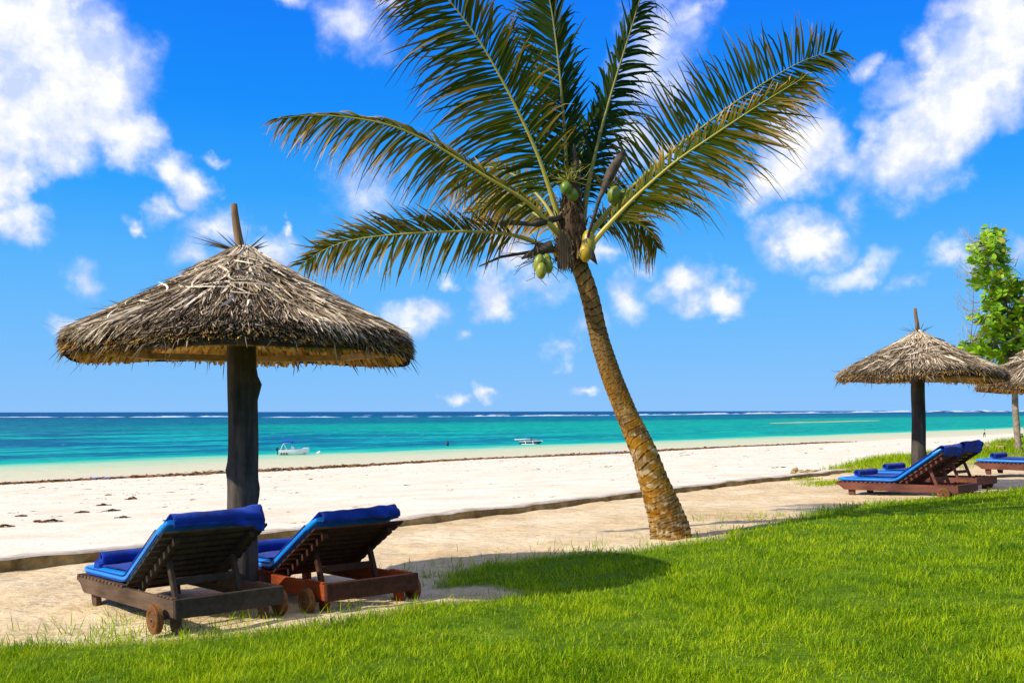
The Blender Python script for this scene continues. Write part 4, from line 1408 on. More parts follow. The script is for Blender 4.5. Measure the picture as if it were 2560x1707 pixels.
    frond([(1335, 590), (1390, 525), (1455, 456), (1550, 372), (1620, 325), (1690, 278), (1760, 232), (1850, 178)], [-0.1, -0.3, -0.35, -0.4], 0.66, 0.36, 0.62, 0.62, -0.1, 0.7, 0.12, 0.0, 0.40, 0.52, start=0.17, stem=1.0, n=84, wind=(0.1, 0, 0))
    frond([(1335, 560), (1380, 508), (1425, 492), (1465, 505), (1495, 540), (1508, 568)], [0.3, 0.7, 1.0, 1.2], 0.42, 0.36, 0.5, 0.5, 0.3, 0.4, 0.30, 0.2, 0.46, 0.5, start=0.2, stem=0.6, n=42, w=0.034)
    frond([(1300, 555), (1255, 470), (1200, 410), (1130, 380), (1080, 395), (1040, 430)], [0.3, 0.9, 1.3, 1.5], 0.5, 0.46, 0.5, 0.4, 0.5, 0.2, 0.3, 0.42, 0.42, 0.7, start=0.16, stem=0.7, n=58)
    frond([(1295, 560), (1250, 505), (1195, 470), (1130, 468), (1085, 488)], [0.2, 0.6, 0.9, 1.0], 0.36, 0.36, 0.5, 0.4, 0.4, 0.2, 0.2, 0.4, 0.5, 0.7, start=0.2, stem=0.5, n=44)
    frond([(1320, 540), (1330, 440), (1335, 360), (1350, 290), (1395, 235)], [0.3, 0.5, 0.7, 0.8], 0.50, 0.36, 0.6, 0.6, 0.4, 0.4, 0.3, 0.1, 0.12, 0.2, start=0.2, stem=0.3, n=44, w=0.046)
    # dead ribs, pods and flower stalks
    def stick(pp, dep, rads, mat, name):
        W = np.array([P(a * k, c * k, PD + e) for (a, c), e in zip(pp, dep)])
        b = MB()
        b.tube(W - O, rads, 8)
        return b.build(name, mat, root, smooth_=True)
    stick([(1350, 545), (1378, 455), (1405, 395), (1425, 362), (1434, 345)], [-0.2] * 5, [0.014, 0.022, 0.062, 0.045, 0.004], M['spathe'], 'flower_spathe')
    stick([(1322, 470), (1324, 420), (1322, 370), (1318, 330)], [-0.05] * 4, [0.02, 0.036, 0.034, 0.006], M['spathe'], 'flower_spathe')
    stick([(1290, 500), (1235, 512), (1220, 515), (1170, 511), (1105, 517)], [-0.1, -0.25, -0.3, -0.3, -0.35], [0.030, 0.050, 0.024, 0.030, 0.006], M['spathe'], 'flower_spathe')
    stick([(1300, 565), (1230, 577), (1150, 590), (1100, 612)], [0.1, 0.0, -0.1, -0.2], [0.024, 0.020, 0.016, 0.006], M['spathe'], 'flower_spathe')
    stick([(1270, 565), (1240, 575), (1215, 585), (1198, 594)], [-0.2] * 4, [0.07, 0.06, 0.03, 0.012], M['spathe'], 'flower_spathe')
    stick([(1345, 550), (1360, 590), (1372, 608)], [-0.15] * 3, [0.05, 0.04, 0.004], M['spathe'], 'flower_spathe')
    # the fibrous heart
    b = MB()
    hp = np.array([P(a * k, c * k, PD) for a, c in ((1325, 600), (1316, 570), (1312, 530), (1312, 480), (1312, 430), (1314, 400))])
    b.tube(hp - O, [0.115, 0.175, 0.165, 0.115, 0.075, 0.03], 16, jit=1 + 0.25 * (r.uniform(0, 1, (6, 16)) - 0.5), tone=np.repeat([0.15, 0.1, 0.2, 0.3, 0.35, 0.4], 16))
    N = 460
    a = r.uniform(0, 6.28, N)
    zz = r.uniform(0, 1, N)
    c0 = np.array([P(1312 * k, 600 * k, PD)]) * (1 - zz[:, None]) + np.array([P(1312 * k, 440 * k, PD)]) * zz[:, None]
    rad0 = 0.17 * (1 - 0.55 * zz)
    base = c0 + np.stack([np.cos(a) * rad0, np.sin(a) * rad0, 0 * a], -1)
    dn = np.stack([np.cos(a) * 0.35, np.sin(a) * 0.35, np.where(r.uniform(0, 1, N) < 0.6, -0.9, 0.9)], -1)
    L = r.uniform(0.06, 0.2, N)
    v = np.linspace(0, 1, 4)[None]
    path = base[:, None] + dn[:, None] * (L[:, None] * v)[..., None] + r.normal(0, 0.02, (N, 1, 3)) * v[..., None]
    b.strips(path - O, unit(np.cross(dn, r.normal(0, 1, (N, 3)))), r.uniform(0.008, 0.03, N)[:, None] * np.array([[1, 1, 0.8, 0.2]]), np.clip(r.normal(0.4, 0.25, N), 0, 1))
    # the ragged brown sheath hanging on the left of the neck
    W = [P(x * k, y * k, PD - 0.2) for x, y in ((1296, 535), (1298, 575), (1299, 610), (1302, 625))]
    for s_ in np.linspace(-1, 1, 15):
        pts = [w_ + np.array([s_ * q, 0.03 * s_, r.normal(0, 0.015)]) for w_, q in zip(W, (0.05, 0.075, 0.085, 0.09))]
        b.strips(np.array([pts]) - O, np.array([[1.0, 0.2, 0]]), np.array([[0.02, 0.022, 0.018, 0.004]]), np.array([r.uniform(0.3, 0.8)]))
    b.build('crown_fibre', M['fibre'], root)
    # yellow leaf bases under the crown
    for (x, y, dx, rz, tn) in ((1345, 580, 0.075, 0.11, 0.95), (1290, 600, 0.05, 0.09, 1.0), (1352, 560, 0.08, 0.16, 0.7)):
        b = MB()
        b.blob(P(x * k, y * k, PD - 0.13) - O, (dx, 0.07, rz), (8, 12), 0.08, tn, 0, 3)
        b.build('leaf_base', M['coconut'], root, smooth_=True)
    # coconuts
    for (x, y, d, a_, c_, tn, tl) in ((1238, 604, -0.35, 0.070, 0.115, 0.45, 0.2), (1243, 622, -0.40, 0.068, 0.105, 0.55, 0.05), (1258, 610, -0.30, 0.068, 0.105, 0.35, -0.15), (1256, 596, -0.25, 0.06, 0.075, 0.3, 0),
                                     (1300, 432, -0.28, 0.075, 0.085, 0.08, 0), (1316, 448, -0.22, 0.075, 0.080, 0.12, 0), (1410, 448, -0.05, 0.088, 0.120, 0.22, 0.3), (1434, 452, 0.05, 0.080, 0.100, 0.30, 0.3), (1420, 470, 0.05, 0.07, 0.09, 0.4, 0.3)):
        b = MB()
        b.blob(P(x * k, y * k, PD + d) - O, (a_ * 0.86, a_ * 0.86, c_ * 0.88), (14, 20), 0.03, tn, 0, int(x), rot=np.array(Matrix.Rotation(tl, 3, 'Y')))
        b.build('coconut', M['coconut'], root, smooth_=True)
    # green and brown fruit stalks
    for (cx, cy, dp, nn, spread, tn, up) in ((1305, 415, -0.15, 34, 0.34, 0.45, 0.5), (1240, 590, -0.25, 26, 0.42, 0.05, -0.5), (1400, 430, 0.0, 22, 0.36, 0.1, 0.6), (1230, 560, -0.2, 16, 0.5, 0.05, -0.3)):
        c = P(cx * k, cy * k, PD + dp) - O
        b = MB()
        for _ in range(nn):
            d = unit(np.array([r.normal(0, 1), r.normal(0, 0.6), r.normal(up, 0.6)]))
            L = spread * r.uniform(0.35, 1.0)
            pts = [c + d * L * q + r.normal(0, 0.018, 3) * (q > 0) for q in (0, 0.35, 0.7, 1.0)]
            b.tube(pts, [0.006, 0.005, 0.004, 0.0025], 4, tone=tn)
        b.build('fruit_stalk', M['rachis'], root)


build_palm()

# ------------------------------------------------------------------ the leafy tree at the right edge


def build_tree():
    r = np.random.default_rng(19)
    d0 = 30.0
    bx, by = 15.3, 30.0
    bz = float(land_z(bx, by))
    root = empty('leafy_tree', (bx, by, bz))
    tag(root, 'bright green broad leaved tree behind the steep thatched umbrella at the right edge', 'tree')
    O = np.array([bx, by, bz])
    b = MB()
    zz = np.linspace(-0.2, 4.0, 22)
    f = (zz + 0.2) / 4.2
    pts = np.stack([-0.07 * np.sin(f * 4) - 0.12 * f, 0.1 * f, zz], -1)
    b.tube(pts, np.interp(f, [0, 0.05, 0.5, 1], [0.14, 0.10, 0.088, 0.06]), 14, jit=1 + 0.2 * (r.uniform(0, 1, (22, 14)) - 0.5))
    b.tube([(0.0, -0.02, 1.75), (0.13, -0.05, 1.83), (0.22, -0.08, 1.98)], [0.06, 0.055, 0.03], 8)
    tips = []
    rows = [(590, 2462, 2500, 9), (606, 2440, 2512, 12), (625, 2424, 2520, 15), (645, 2424, 2512, 14), (660, 2424, 2520, 14), (682, 2435, 2526, 14), (700, 2440, 2532, 14), (720, 2420, 2590, 20), (738, 2450, 2640, 24),
            (758, 2455, 2680, 26), (778, 2450, 2710, 28), (796, 2418, 2730, 30), (815, 2445, 2740, 28), (835, 2440, 2745, 28), (855, 2445, 2740, 26), (872, 2402, 2720, 28), (888, 2410, 2700, 24), (905, 2450, 2660, 14), (918, 2470, 2560, 6)]
    for (py, x0, x1, n) in rows:
        for _ in range(int(n * 1.0)):
            tips.append(P(r.uniform(x0 + (14 if py > 720 else 4), x1 - 8 + (12 if py < 720 else 0)), py + r.normal(0, 6), d0 + r.normal(0, 0.75)) - O)
    for _ in range(80):
        tips.append(P(r.uniform(2470, 2600), r.uniform(715, 895), d0 + r.normal(0, 0.8)) - O)
    for _ in range(26):
        q = r.uniform(0, 1)
        tips.append(P(2525 - 118 * q + r.normal(0, 8), 888 - 22 * q + r.normal(0, 12), d0 - 0.3 + r.normal(0, 0.3)) - O)
    tips = np.array(tips)
    # limbs: hubs on a stem line, twigs to the leaf whorls
    hubs = []
    for (py, px, rad) in ((900, 2545, 0.07), (860, 2540, 0.065), (820, 2530, 0.06), (780, 2520, 0.05), (740, 2508, 0.045), (700, 2496, 0.035), (660, 2484, 0.028), (620, 2478, 0.018)):
        hubs.append(P(px, py, d0) - O)
    hubs = np.array(hubs)
    b.tube(np.vstack([[pts[-1]], hubs]), [0.07, 0.065, 0.06, 0.052, 0.045, 0.04, 0.032, 0.024, 0.012], 8)
    rh = np.array([P(px, py, d0 + 0.3) - O for (py, px) in ((880, 2570), (830, 2620), (780, 2650), (740, 2640))])
    b.tube(np.vstack([[pts[-3]], rh]), [0.07, 0.06, 0.045, 0.03, 0.015], 8)
    lh = np.array([P(px, py, d0 - 0.3) - O for (py, px) in ((893, 2520), (882, 2470), (874, 2425))])
    b.tube(np.vstack([[pts[-3]], lh]), [0.05, 0.04, 0.028, 0.012], 7)
    allh = np.vstack([hubs, rh, lh])
    for tp in tips:
        h = allh[np.argmin(np.linalg.norm(allh - tp - np.array([0, 0, -0.15]), axis=1))]
        mid = (h + tp) / 2 + r.normal(0, 0.08, 3) + np.array([0, 0, -0.05])
        b.tube([h, mid, tp], [0.016, 0.010, 0.005], 4, caps=False)
    b.build('trunk', M['twig'], root, smooth_=True)
    # bare twigs on the windward side
    for _ in range(44):
        b = MB()
        py = r.uniform(600, 890)
        xs0 = np.interp(py, [590, 700, 860, 900], [2470, 2450, 2450, 2440])
        p0 = P(xs0, py, d0 + r.normal(0, 0.5)) - O
        L = r.uniform(0.35, 0.85)
        pts = [p0, p0 + np.array([-0.45 * L, r.normal(0, 0.1), -0.05 * L]), p0 + np.array([-0.75 * L, r.normal(0, 0.1), 0.18 * L]), p0 + np.array([-0.92 * L + r.normal(0, 0.06), r.normal(0, 0.1), 0.62 * L])]
        b.tube(pts, [0.010, 0.007, 0.005, 0.003], 4)
        for q in (1, 2):
            e = np.array(pts[q]) + np.array([r.normal(-0.08, 0.06), r.normal(0, 0.06), r.uniform(0.1, 0.32)])
            b.tube([pts[q], (np.array(pts[q]) + e) / 2 + r.normal(0, 0.02, 3), e], [0.005, 0.004, 0.002], 4)
        b.build('bare_twig', M['bare_twig'], root)
    for (px, py) in ((2525, 625), (2535, 650), (2548, 640), (2500, 570), (2480, 560), (2520, 590)):
        p0 = P(px - 10, py + 30, d0) - O
        p1 = P(px, py, d0) - O
        b = MB()
        b.tube([p0, (p0 + p1) / 2 + r.normal(0, 0.05, 3), p1], [0.010, 0.007, 0.003], 4)
        b.build('bare_twig', M['bare_twig'], root)
    # leaves: whorls of broad obovate leaves
    b = MB()
    V, Fq, tn = [], [], []
    prof = [(0.0, 0.06), (0.3, 0.32), (0.62, 0.50), (0.85, 0.40), (1.0, 0.05)]
    cnt = 0
    for tp in tips:
        ax = unit(np.array([r.normal(-0.1, 0.5), r.normal(-0.15, 0.5), 0.8]))
        n = r.integers(8, 13)
        ref = unit(np.cross(ax, [0.3, 0.8, 0.1]))
        bi = np.cross(ax, ref)
        ct = r.normal(0.55, 0.14)
        for q in range(n):
            a = q * 2.4 + r.normal(0, 0.3)
            el = r.uniform(0.0, 0.95)
            d = unit((math.cos(a) * ref + math.sin(a) * bi) * math.cos(el) + ax * math.sin(el))
            nn = unit(ax - d * (ax @ d) + r.normal(0, 0.25, 3))
            wv = unit(np.cross(d, nn))
            L = r.uniform(0.15, 0.25)
            t = float(np.clip(ct + r.normal(0, 0.12), 0, 0.9)) if r.uniform() > 0.025 else 1.0
            o = tp + d * 0.02 + ax * r.uniform(-0.08, 0.05)
            row = []
            for (u_, w_) in prof:
                c = o + d * L * u_ - nn * 0.22 * L * u_ ** 2
                row += [c - wv * L * w_ * 0.62 / 1 + nn * 0.03 * L, c, c + wv * L * w_ * 0.62 + nn * 0.03 * L]
            V += row
            for i in range(4):
                s = cnt + i * 3
                Fq += [[s, s + 1, s + 4, s + 3], [s + 1, s + 2, s + 5, s + 4]]
            tn += [t] * 15
            cnt += 15
    b.add(np.array(V), [np.array(Fq)], np.array(tn))
    b.build('crown', M['tree_leaf'], root)
    # a small leafy creeper at the trunk foot
    b = MB()
    n = 90
    c = np.array([bx + 0.12, by - 0.15, bz + 0.0])
    base = c + np.stack([r.normal(0.05, 0.12, n), r.normal(0, 0.1, n), r.uniform(0.1, 0.75, n)], -1)
    d = unit(r.normal(0, 1, (n, 3)) + np.array([0, -0.4, 0.4]))
    v = np.linspace(0, 1, 4)[None]
    path = base[:, None] + d[:, None] * (r.uniform(0.08, 0.14, n)[:, None] * v)[..., None]
    b.strips(path, unit(np.cross(d, r.normal(0, 1, (n, 3)))), np.full((n, 4), 0.07) * np.array([[0.3, 1, 0.9, 0.1]]), np.clip(r.normal(0.5, 0.15, n), 0, 1))
    for kx in range(5):
        p0 = c + np.array([r.normal(0.05, 0.08), 0, -0.1])
        b.tube([p0, p0 + np.array([r.normal(0, 0.05), 0, 0.4]), p0 + np.array([r.normal(0, 0.08), 0, 0.75])], 0.008, 4, tone=0.2)
    tag(b.build('creeper', M['tree_leaf']), 'small leafy creeper growing round the foot of the tree trunk', 'plant')


build_tree()

# ------------------------------------------------------------------ rocks by the wall end
for i, (px, py, sz, lab) in enumerate(((1990, 1190, (0.30, 0.24, 0.24), 'tall pitted coral rock at the left of the pile against the wall'),
                                       (2018, 1190, (0.30, 0.22, 0.17), 'broad rounded coral rock in the middle of the pile by the wall'),
                                       (2044, 1183, (0.28, 0.22, 0.10), 'low flat coral rock at the right of the pile by the wall'),
                                       (1963, 1198, (0.16, 0.12, 0.08), 'smallest pale rock lying in front of the pile by the wall'),
                                       (2080, 1180, (0.22, 0.16, 0.10), 'rock half under the bank grass at the wall end'),
                                       (2462, 1122, (0.36, 0.24, 0.16), 'pale rock on the grassy bank left of the tree trunk'),
                                       (2494, 1124, (0.34, 0.24, 0.14), 'second pale rock on the bank, closest to the tree trunk'),
                                       (1980, 1200, (0.14, 0.12, 0.07), 'little stone in the grass tuft before the rock pile'))):
    gx, gy = ground_at(px, py)
    b = MB()
    sz = tuple(0.55 * q for q in sz)
    b.blob((0, 0, 0), sz, (18, 26), 0.42, 0.5, 0, 40 + i)
    o = b.build('coral_rock', M['rock'])
    o.location = (gx, gy, float(land_z(gx, gy)) + sz[2] * 0.35)
    tag(o, lab, 'rock', 'rocks along the wall and bank')


# ------------------------------------------------------------------ beach litter, footprint shade and seaweed
def build_weed():
    r = np.random.default_rng(23)
    b = MB()
    N = 16000
    t = r.uniform(-60, 190, N)
    wav = 86.3 + 4.5 * (vnoise(t * 0.035, t * 0 + 0.5, 5) - 0.5) + 1.5 * (fbm(t * 0.12, t * 0, 91, 3) - 0.5)
    dens = fbm(t * 0.09, t * 0 + 3, 93, 3)
    s = wav - 0.8 + r.normal(0, 0.9, N) * (0.5 + 1.9 * dens) * (1 + 0.8 * sstep(t, 20, -30)) - 1.2 * (r.uniform(0, 1, N) > 0.8)
    keep = r.uniform(0, 1, N) < np.clip(0.35 + 1.3 * dens, 0, 1)
    s, t = s[keep], t[keep]
    N = len(s)
    x, y = xy_of(s, t)
    z = np.maximum(beach_z(x, y), SEA) + 0.015
    a = r.uniform(0, 6.28, N)
    L = r.uniform(0.2, 0.95, N)
    v = np.linspace(-0.5, 0.5, 4)[None]
    path = np.stack([x[:, None] + np.cos(a)[:, None] * L[:, None] * v, y[:, None] + np.sin(a)[:, None] * L[:, None] * v, z[:, None] + (0.25 - v ** 2) * r.uniform(0.05, 0.5, N)[:, None]], -1)
    b.strips(path, unit(np.stack([-np.sin(a), np.cos(a), r.normal(0, 0.4, N)], -1)), r.uniform(0.07, 0.28, N)[:, None] * np.ones((1, 4)), np.clip(r.normal(0.5, 0.25, N), 0, 1))
    tag(b.build('seaweed_line', M['weed']), 'brown line of dry seaweed along the high water mark', kind='stuff')
    # many small shreds: part seaweed, part dark flakes standing in for shaded footprints
    b = MB()
    cs = []
    for _ in range(4200):
        s0 = 2 + 80 * r.uniform() ** 0.8
        t0 = r.uniform(-45, 170)
        if fbm(s0 * 0.05, t0 * 0.05, 95, 2) > 0.42:
            cs.append((s0, t0))
    for (s0, t0) in cs:
        k = r.integers(2, 7)
        sc = r.uniform(0.35, 1.0) * (1.5 if r.uniform() > 0.94 else 0.65)
        th = math.atan2(TD[1], TD[0]) + r.normal(0, 0.5)
        for q in range(k):
            x, y = xy_of(s0 + r.normal(0, 0.10 * sc), t0 + r.normal(0, 0.22 * sc))
            z = float(beach_z(x, y))
            L = sc * r.uniform(0.12, 0.40)
            a = th + r.normal(0, 0.5)
            v = np.linspace(-0.5, 0.5, 4)
            path = np.stack([x + math.cos(a) * L * v, y + math.sin(a) * L * v, z - 0.01 + (0.25 - v ** 2) * 0.35 * L], -1)
            b.strips(path[None], np.array([[-math.sin(a), math.cos(a), r.normal(0, 0.3)]]), np.full((1, 4), sc * r.uniform(0.06, 0.15)), np.array([r.uniform(0.0, 0.75)]))
    tag(b.build('litter_and_footprints', M['weed']), 'small dark shreds of seaweed and shaded footprint marks scattered over the white beach', kind='stuff')
    # larger clumps one can pick out
    spots = [(330, 1247, 0.45, 'big round clump of brown seaweed on the beach left of the log pole'), (258, 1262, 0.40, 'thin arched seaweed strand above the middle of the left beach'),
             (280, 1276, 0.45, 'long seaweed strand lying under the arched one on the left beach'), (127, 1303, 0.55, 'longest dark seaweed clump at the far left of the beach'),
             (12, 1315, 0.40, 'seaweed clump cut by the left edge of the picture'), (50, 1289, 0.32, 'small seaweed clump near the left edge above the longest one'),
             (206, 1280, 0.40, 'faint long seaweed strand in the middle of the left beach'), (308, 1293, 0.30, 'small seaweed clump just above the nearest lounger'),
             (95, 1302, 0.22, 'little seaweed clump just left of the longest one')]
    for i, (px, py, sc, lab) in enumerate(spots):
        x, y = ground_at(px, py, beach_z)
        b = MB()
        n = 46
        th = math.atan2(0.25, 1.0)
        al_ = r.normal(0, 0.32 * sc, n)
        cr = r.normal(0, 0.07 * sc, n)
        xx, yy = x + al_ * math.cos(th) - cr * math.sin(th), y + al_ * math.sin(th) + cr * math.cos(th)
        zz = beach_z(xx, yy) + 0.02
        a = th + r.normal(0, 0.7, n)
        L = r.uniform(0.1, 0.3, n) * sc * 1.6
        v = np.linspace(-0.5, 0.5, 4)[None]
        hump = np.exp(-(al_ / (0.3 * sc)) ** 2) * (0.30 if i == 0 else 0.14) * sc
        path = np.stack([xx[:, None] + np.cos(a)[:, None] * L[:, None] * v, yy[:, None] + np.sin(a)[:, None] * L[:, None] * v, (zz + hump * r.uniform(0, 1, n))[:, None] + (0.25 - v ** 2) * 0.3 * L[:, None]], -1)
        b.strips(path, unit(np.stack([-np.sin(a), np.cos(a), r.normal(0, 0.5, n)], -1)), r.uniform(0.03, 0.10, n)[:, None] * np.ones((1, 4)), np.clip(r.normal(0.25, 0.2, n), 0, 1))
        tag(b.build('seaweed_clump', M['weed']), lab, 'seaweed', 'seaweed clumps on the left beach')


build_weed()


# surf on the reef and the sandbar
def build_surf():
    r = np.random.default_rng(29)
    b = MB()
    for (p0, p1, y0, y1, hgt, wd, seed, thr) in ((-300, 470, 1040.5, 1041.2, 1.5, 30, 1, 0.42), (160, 640, 1040.8, 1040.2, 2.4, 26, 2, 0.30), (650, 860, 1042.0, 1042.0, 2.2, 26, 3, 0.25), (840, 1180, 1041.0, 1041.0, 1.6, 22, 4, 0.45),
                                                 (1130, 1640, 1040.6, 1037.8, 2.6, 26, 5, 0.22), (1560, 2300, 1038.4, 1030.8, 3.4, 30, 6, 0.2), (2200, 2900, 1031.4, 1029.6, 4.0, 40, 7, 0.25), (900, 1500, 1037.5, 1036.6, 1.2, 22, 8, 0.62), (1700, 2200, 1035.5, 1032.0, 1.5, 22, 9, 0.5)):
        n = int((p1 - p0) / 2.2)
        px = np.linspace(p0, p1, n)
        py = np.interp(px, [p0, p1], [y0, y1]) + 0.5 * (fbm(px * 0.02, px * 0, seed, 3) - 0.5)
        d = (CAMZ - SEA) * F / (py - HOR)
        x = (px - 1280) / F * d
        h = 0.55 * hgt * d / 1500 * np.clip((fbm(px * 0.035, px * 0 + 2, seed + 40, 4) - thr) / (1 - thr) * 1.9, 0, 1) * sstep(px, p0, p0 + 60) * sstep(px, p1, p1 - 60)
        rows = []
        for (off, hf) in ((-0.6, -0.05), (-0.25, 0.75), (0.0, 1.0), (0.3, 0.7), (0.9, -0.05)):
            rows.append(np.stack([x, d + off * wd * d / 1500, SEA + h * hf - 0.02 + 0.25 * h * (r.uniform(0, 1, n) - 0.5) * (hf > 0.5)], -1))
        b.grid(np.array(rows))
    tag(b.build('surf', M['foam'], smooth_=True), 'white line of surf breaking on the far reef', kind='stuff')
    m = m_plain('sandbar_sand', (0.34, 0.29, 0.15), (0.46, 0.38, 0.22), 0.05, 0.95, 0.05)
    b = MB()
    px = np.linspace(1925, 2200, 60)
    yc = np.interp(px, [1925, 1990, 2060, 2130, 2200], [1057, 1055.2, 1053.8, 1051.8, 1050.8])
    hw = 1.2 * np.sin(np.linspace(0, math.pi, 60)) ** 0.7 * (0.75 + 0.5 * fbm(px * 0.05, px * 0, 3, 3))
    rows = []
    for k, zz in ((1, -0.05), (0.4, 0.20), (-0.4, 0.20), (-1, -0.05)):
        d = (CAMZ - SEA) * F / (yc + hw * k - HOR + 2)
        rows.append(np.stack([(px - 1280) / F * d, d, np.full(60, SEA + zz)], -1))
    b.grid(np.array(rows))
    tag(b.build('sandbar', m, smooth_=True), 'thin ochre sandbar in the lagoon', kind='structure')


build_surf()

# ------------------------------------------------------------------ boats and people on the beach


def boat_hull(L, W, H, sheer=0.35, ns=14):
    rows, xs_ = [], np.linspace(0, L, ns)
    for x in xs_:
        q = x / L
        w = W / 2 * (0.86 + 0.14 * math.sin(min(q / 0.45, 1) * math.pi / 2)) * (1 - max(0, (q - 0.5) / 0.5) ** 2.2)
        w = max(w, 0.012)
        top = H * (0.72 + sheer * q ** 2)
        bot = -0.15 + 0.35 * H * max(0, (q - 0.7) / 0.3) ** 2
        rake = 0.12 * L * max(0, (q - 0.72) / 0.28)
        row = []
        for (f, zf) in ((1.0, 1.0), (0.97, 0.62), (0.86, 0.28), (0.55, 0.06), (0.0, 0.0), (-0.55, 0.06), (-0.86, 0.28), (-0.97, 0.62), (-1.0, 1.0)):
            row.append((x - rake * (1 - zf) * 0.8, w * f, bot + (top - bot) * zf))
        rows.append(row)
    return np.array(rows)


def person(name, loc, rz, label, pose, cloth, scale=1.0):
    """pose: dict joint -> xyz, one continuous skinned body; clothes are skinned shells as children"""
    root = empty(name, loc, rz)
    tag(root, label, 'person')
    root.scale = (scale,) * 3

    def skin(nm, chains, mat, extra=0.0):
        vs_, es, rd = [], [], []
        idx = {}
        for ch in chains:
            prev = None
            for (key, co, ra) in ch:
                if key not in idx:
                    idx[key] = len(vs_)
                    vs_.append(co)
                    rd.append(ra + extra)
                if prev is not None and (prev, idx[key]) not in es:
                    es.append((prev, idx[key]))
                prev = idx[key]
        me = bpy.data.meshes.new(nm)
        me.from_pydata(vs_, es, [])
        me.materials.append(mat)
        o = bpy.data.objects.new(nm, me)
        C.objects.link(o)
        o.parent = root
        sk = o.modifiers.new('skin', 'SKIN')
        for i, a in enumerate(rd):
            me.skin_vertices[0].data[i].radius = (a, a)
            me.skin_vertices[0].data[i].use_root = (i == 0)
        o.modifiers.new('sub', 'SUBSURF').levels = 1
        o.modifiers['sub'].render_levels = 1
        return o

    J = pose
    def j(n, ra):
        return (n, J[n], ra)
    body = [[j('pelvis', 0.12), j('waist', 0.105), j('chest', 0.125), j('neck', 0.055), j('jaw', 0.07), j('head', 0.095), j('crown', 0.07)],
            [j('chest', 0.125), j('shl', 0.065), j('ell', 0.042), j('wrl', 0.030), j('fgl', 0.026)], [j('chest', 0.125), j('shr', 0.065), j('elr', 0.042), j('wrr', 0.030), j('fgr', 0.026)],
            [j('pelvis', 0.12), j('hpl', 0.088), j('knl', 0.058), j('anl', 0.038), j('tol', 0.035)], [j('pelvis', 0.12), j('hpr', 0.088), j('knr', 0.058), j('anr', 0.038), j('tor', 0.035)]]
    skin('body', body, M['skin'])
    hb = MB()
    h = np.array(J['crown'])
    hb.blob(h + np.array([0, 0.01, -0.02]), (0.095, 0.105, 0.085), (8, 10))
    hb.build('hair', M['black'], root, smooth_=True)
    for (nm, parts, mat) in cloth:
        ch = {'shirt': [[j('pelvis', 0.12), j('waist', 0.11), j('chest', 0.13)], [j('chest', 0.13), j('shl', 0.07), j('ell', 0.047)], [j('chest', 0.13), j('shr', 0.07), j('elr', 0.047)]],
              'robe': [[j('pelvis', 0.15), j('waist', 0.14), j('chest', 0.14)], [j('chest', 0.13), j('shl', 0.08), j('ell', 0.055)], [j('chest', 0.13), j('shr', 0.08), j('elr', 0.055)], [j('pelvis', 0.14), j('hpl', 0.10), j('knl', 0.075)], [j('pelvis', 0.14), j('hpr', 0.10), j('knr', 0.075)]],
              'trousers': [[j('pelvis', 0.13), j('hpl', 0.095), j('knl', 0.068), j('anl', 0.05)], [j('pelvis', 0.13), j('hpr', 0.095), j('knr', 0.068), j('anr', 0.05)]],
              'shorts': [[j('pelvis', 0.13), j('hpl', 0.10), j('knl', 0.075)], [j('pelvis', 0.13), j('hpr', 0.10), j('knr', 0.075)]]}[parts]
        skin(nm, ch, mat, 0.012)
    return root


def stand_pose(stride=0.0):
    return {'pelvis': (0, 0, 0.93), 'waist': (0, 0, 1.08), 'chest': (0, 0, 1.32), 'neck': (0, 0.0, 1.46), 'jaw': (0, 0.03, 1.54), 'head': (0, 0.01, 1.63), 'crown': (0, 0.0, 1.69),
            'shl': (-0.19, 0, 1.38), 'ell': (-0.25, -0.04 - stride * 0.4, 1.10), 'wrl': (-0.25, 0.03 - stride * 0.5, 0.86), 'fgl': (-0.25, 0.05 - stride * 0.5, 0.74),
            'shr': (0.19, 0, 1.38), 'elr': (0.25, -0.04 + stride * 0.3, 1.10), 'wrr': (0.25, 0.05 + stride * 0.6, 0.87), 'fgr': (0.25, 0.08 + stride * 0.65, 0.76),
            'hpl': (-0.10, 0, 0.88), 'knl': (-0.11, stride * 0.6 + 0.02, 0.49), 'anl': (-0.11, stride * 0.75, 0.08), 'tol': (-0.12, stride * 0.75 + 0.15, 0.03),
            'hpr': (0.10, 0, 0.88), 'knr': (0.11, -stride * 0.25, 0.49), 'anr': (0.11, -stride * 0.9, 0.10), 'tor': (0.12, -stride * 0.9 + 0.15, 0.03)}


def sea_point(px, py):
    d = (CAMZ - SEA) * F / (py - HOR)
    return (px - 1280) / F * d, d


def build_pools():
    m, nt, out = new_mat('pool_water')
    surf(nt, out, (0.10, 0.22, 0.50), 0.12, 0.5)  # the sky's blue reflection is put into the base colour
    for (px, py, wpx, hpx, lab) in ((262, 1196, 46, 3.2, 0), (690, 1175, 40, 2.2, 0), (1545, 1131, 44, 1.8, 0), (400, 1192, 22, 1.5, 0)):
        d = (CAMZ - SEA - 0.05) * F / (py - HOR)
        n = 40
        an = np.linspace(0, 2 * math.pi, n, endpoint=False)
        q = 1 + 0.35 * (fbm(np.cos(an) * 2 + px, np.sin(an) * 2, 3, 3) - 0.5)
        X = (px - 1280) / F * d + np.cos(an) * q * wpx / F * d
        Y = d + np.sin(an) * q * hpx / (py - HOR) * d + (X - (px - 1280) / F * d) * 0.25
        zz = np.maximum(beach_z(X, Y).max(), SEA) + 0.01
        b = MB()
        b.add(np.stack([X, Y, np.full(n, zz)], -1), [[list(range(n))]])
        tag(b.build('tide_pool', m), 'shallow blue pool left by the tide', kind='structure')


build_pools()


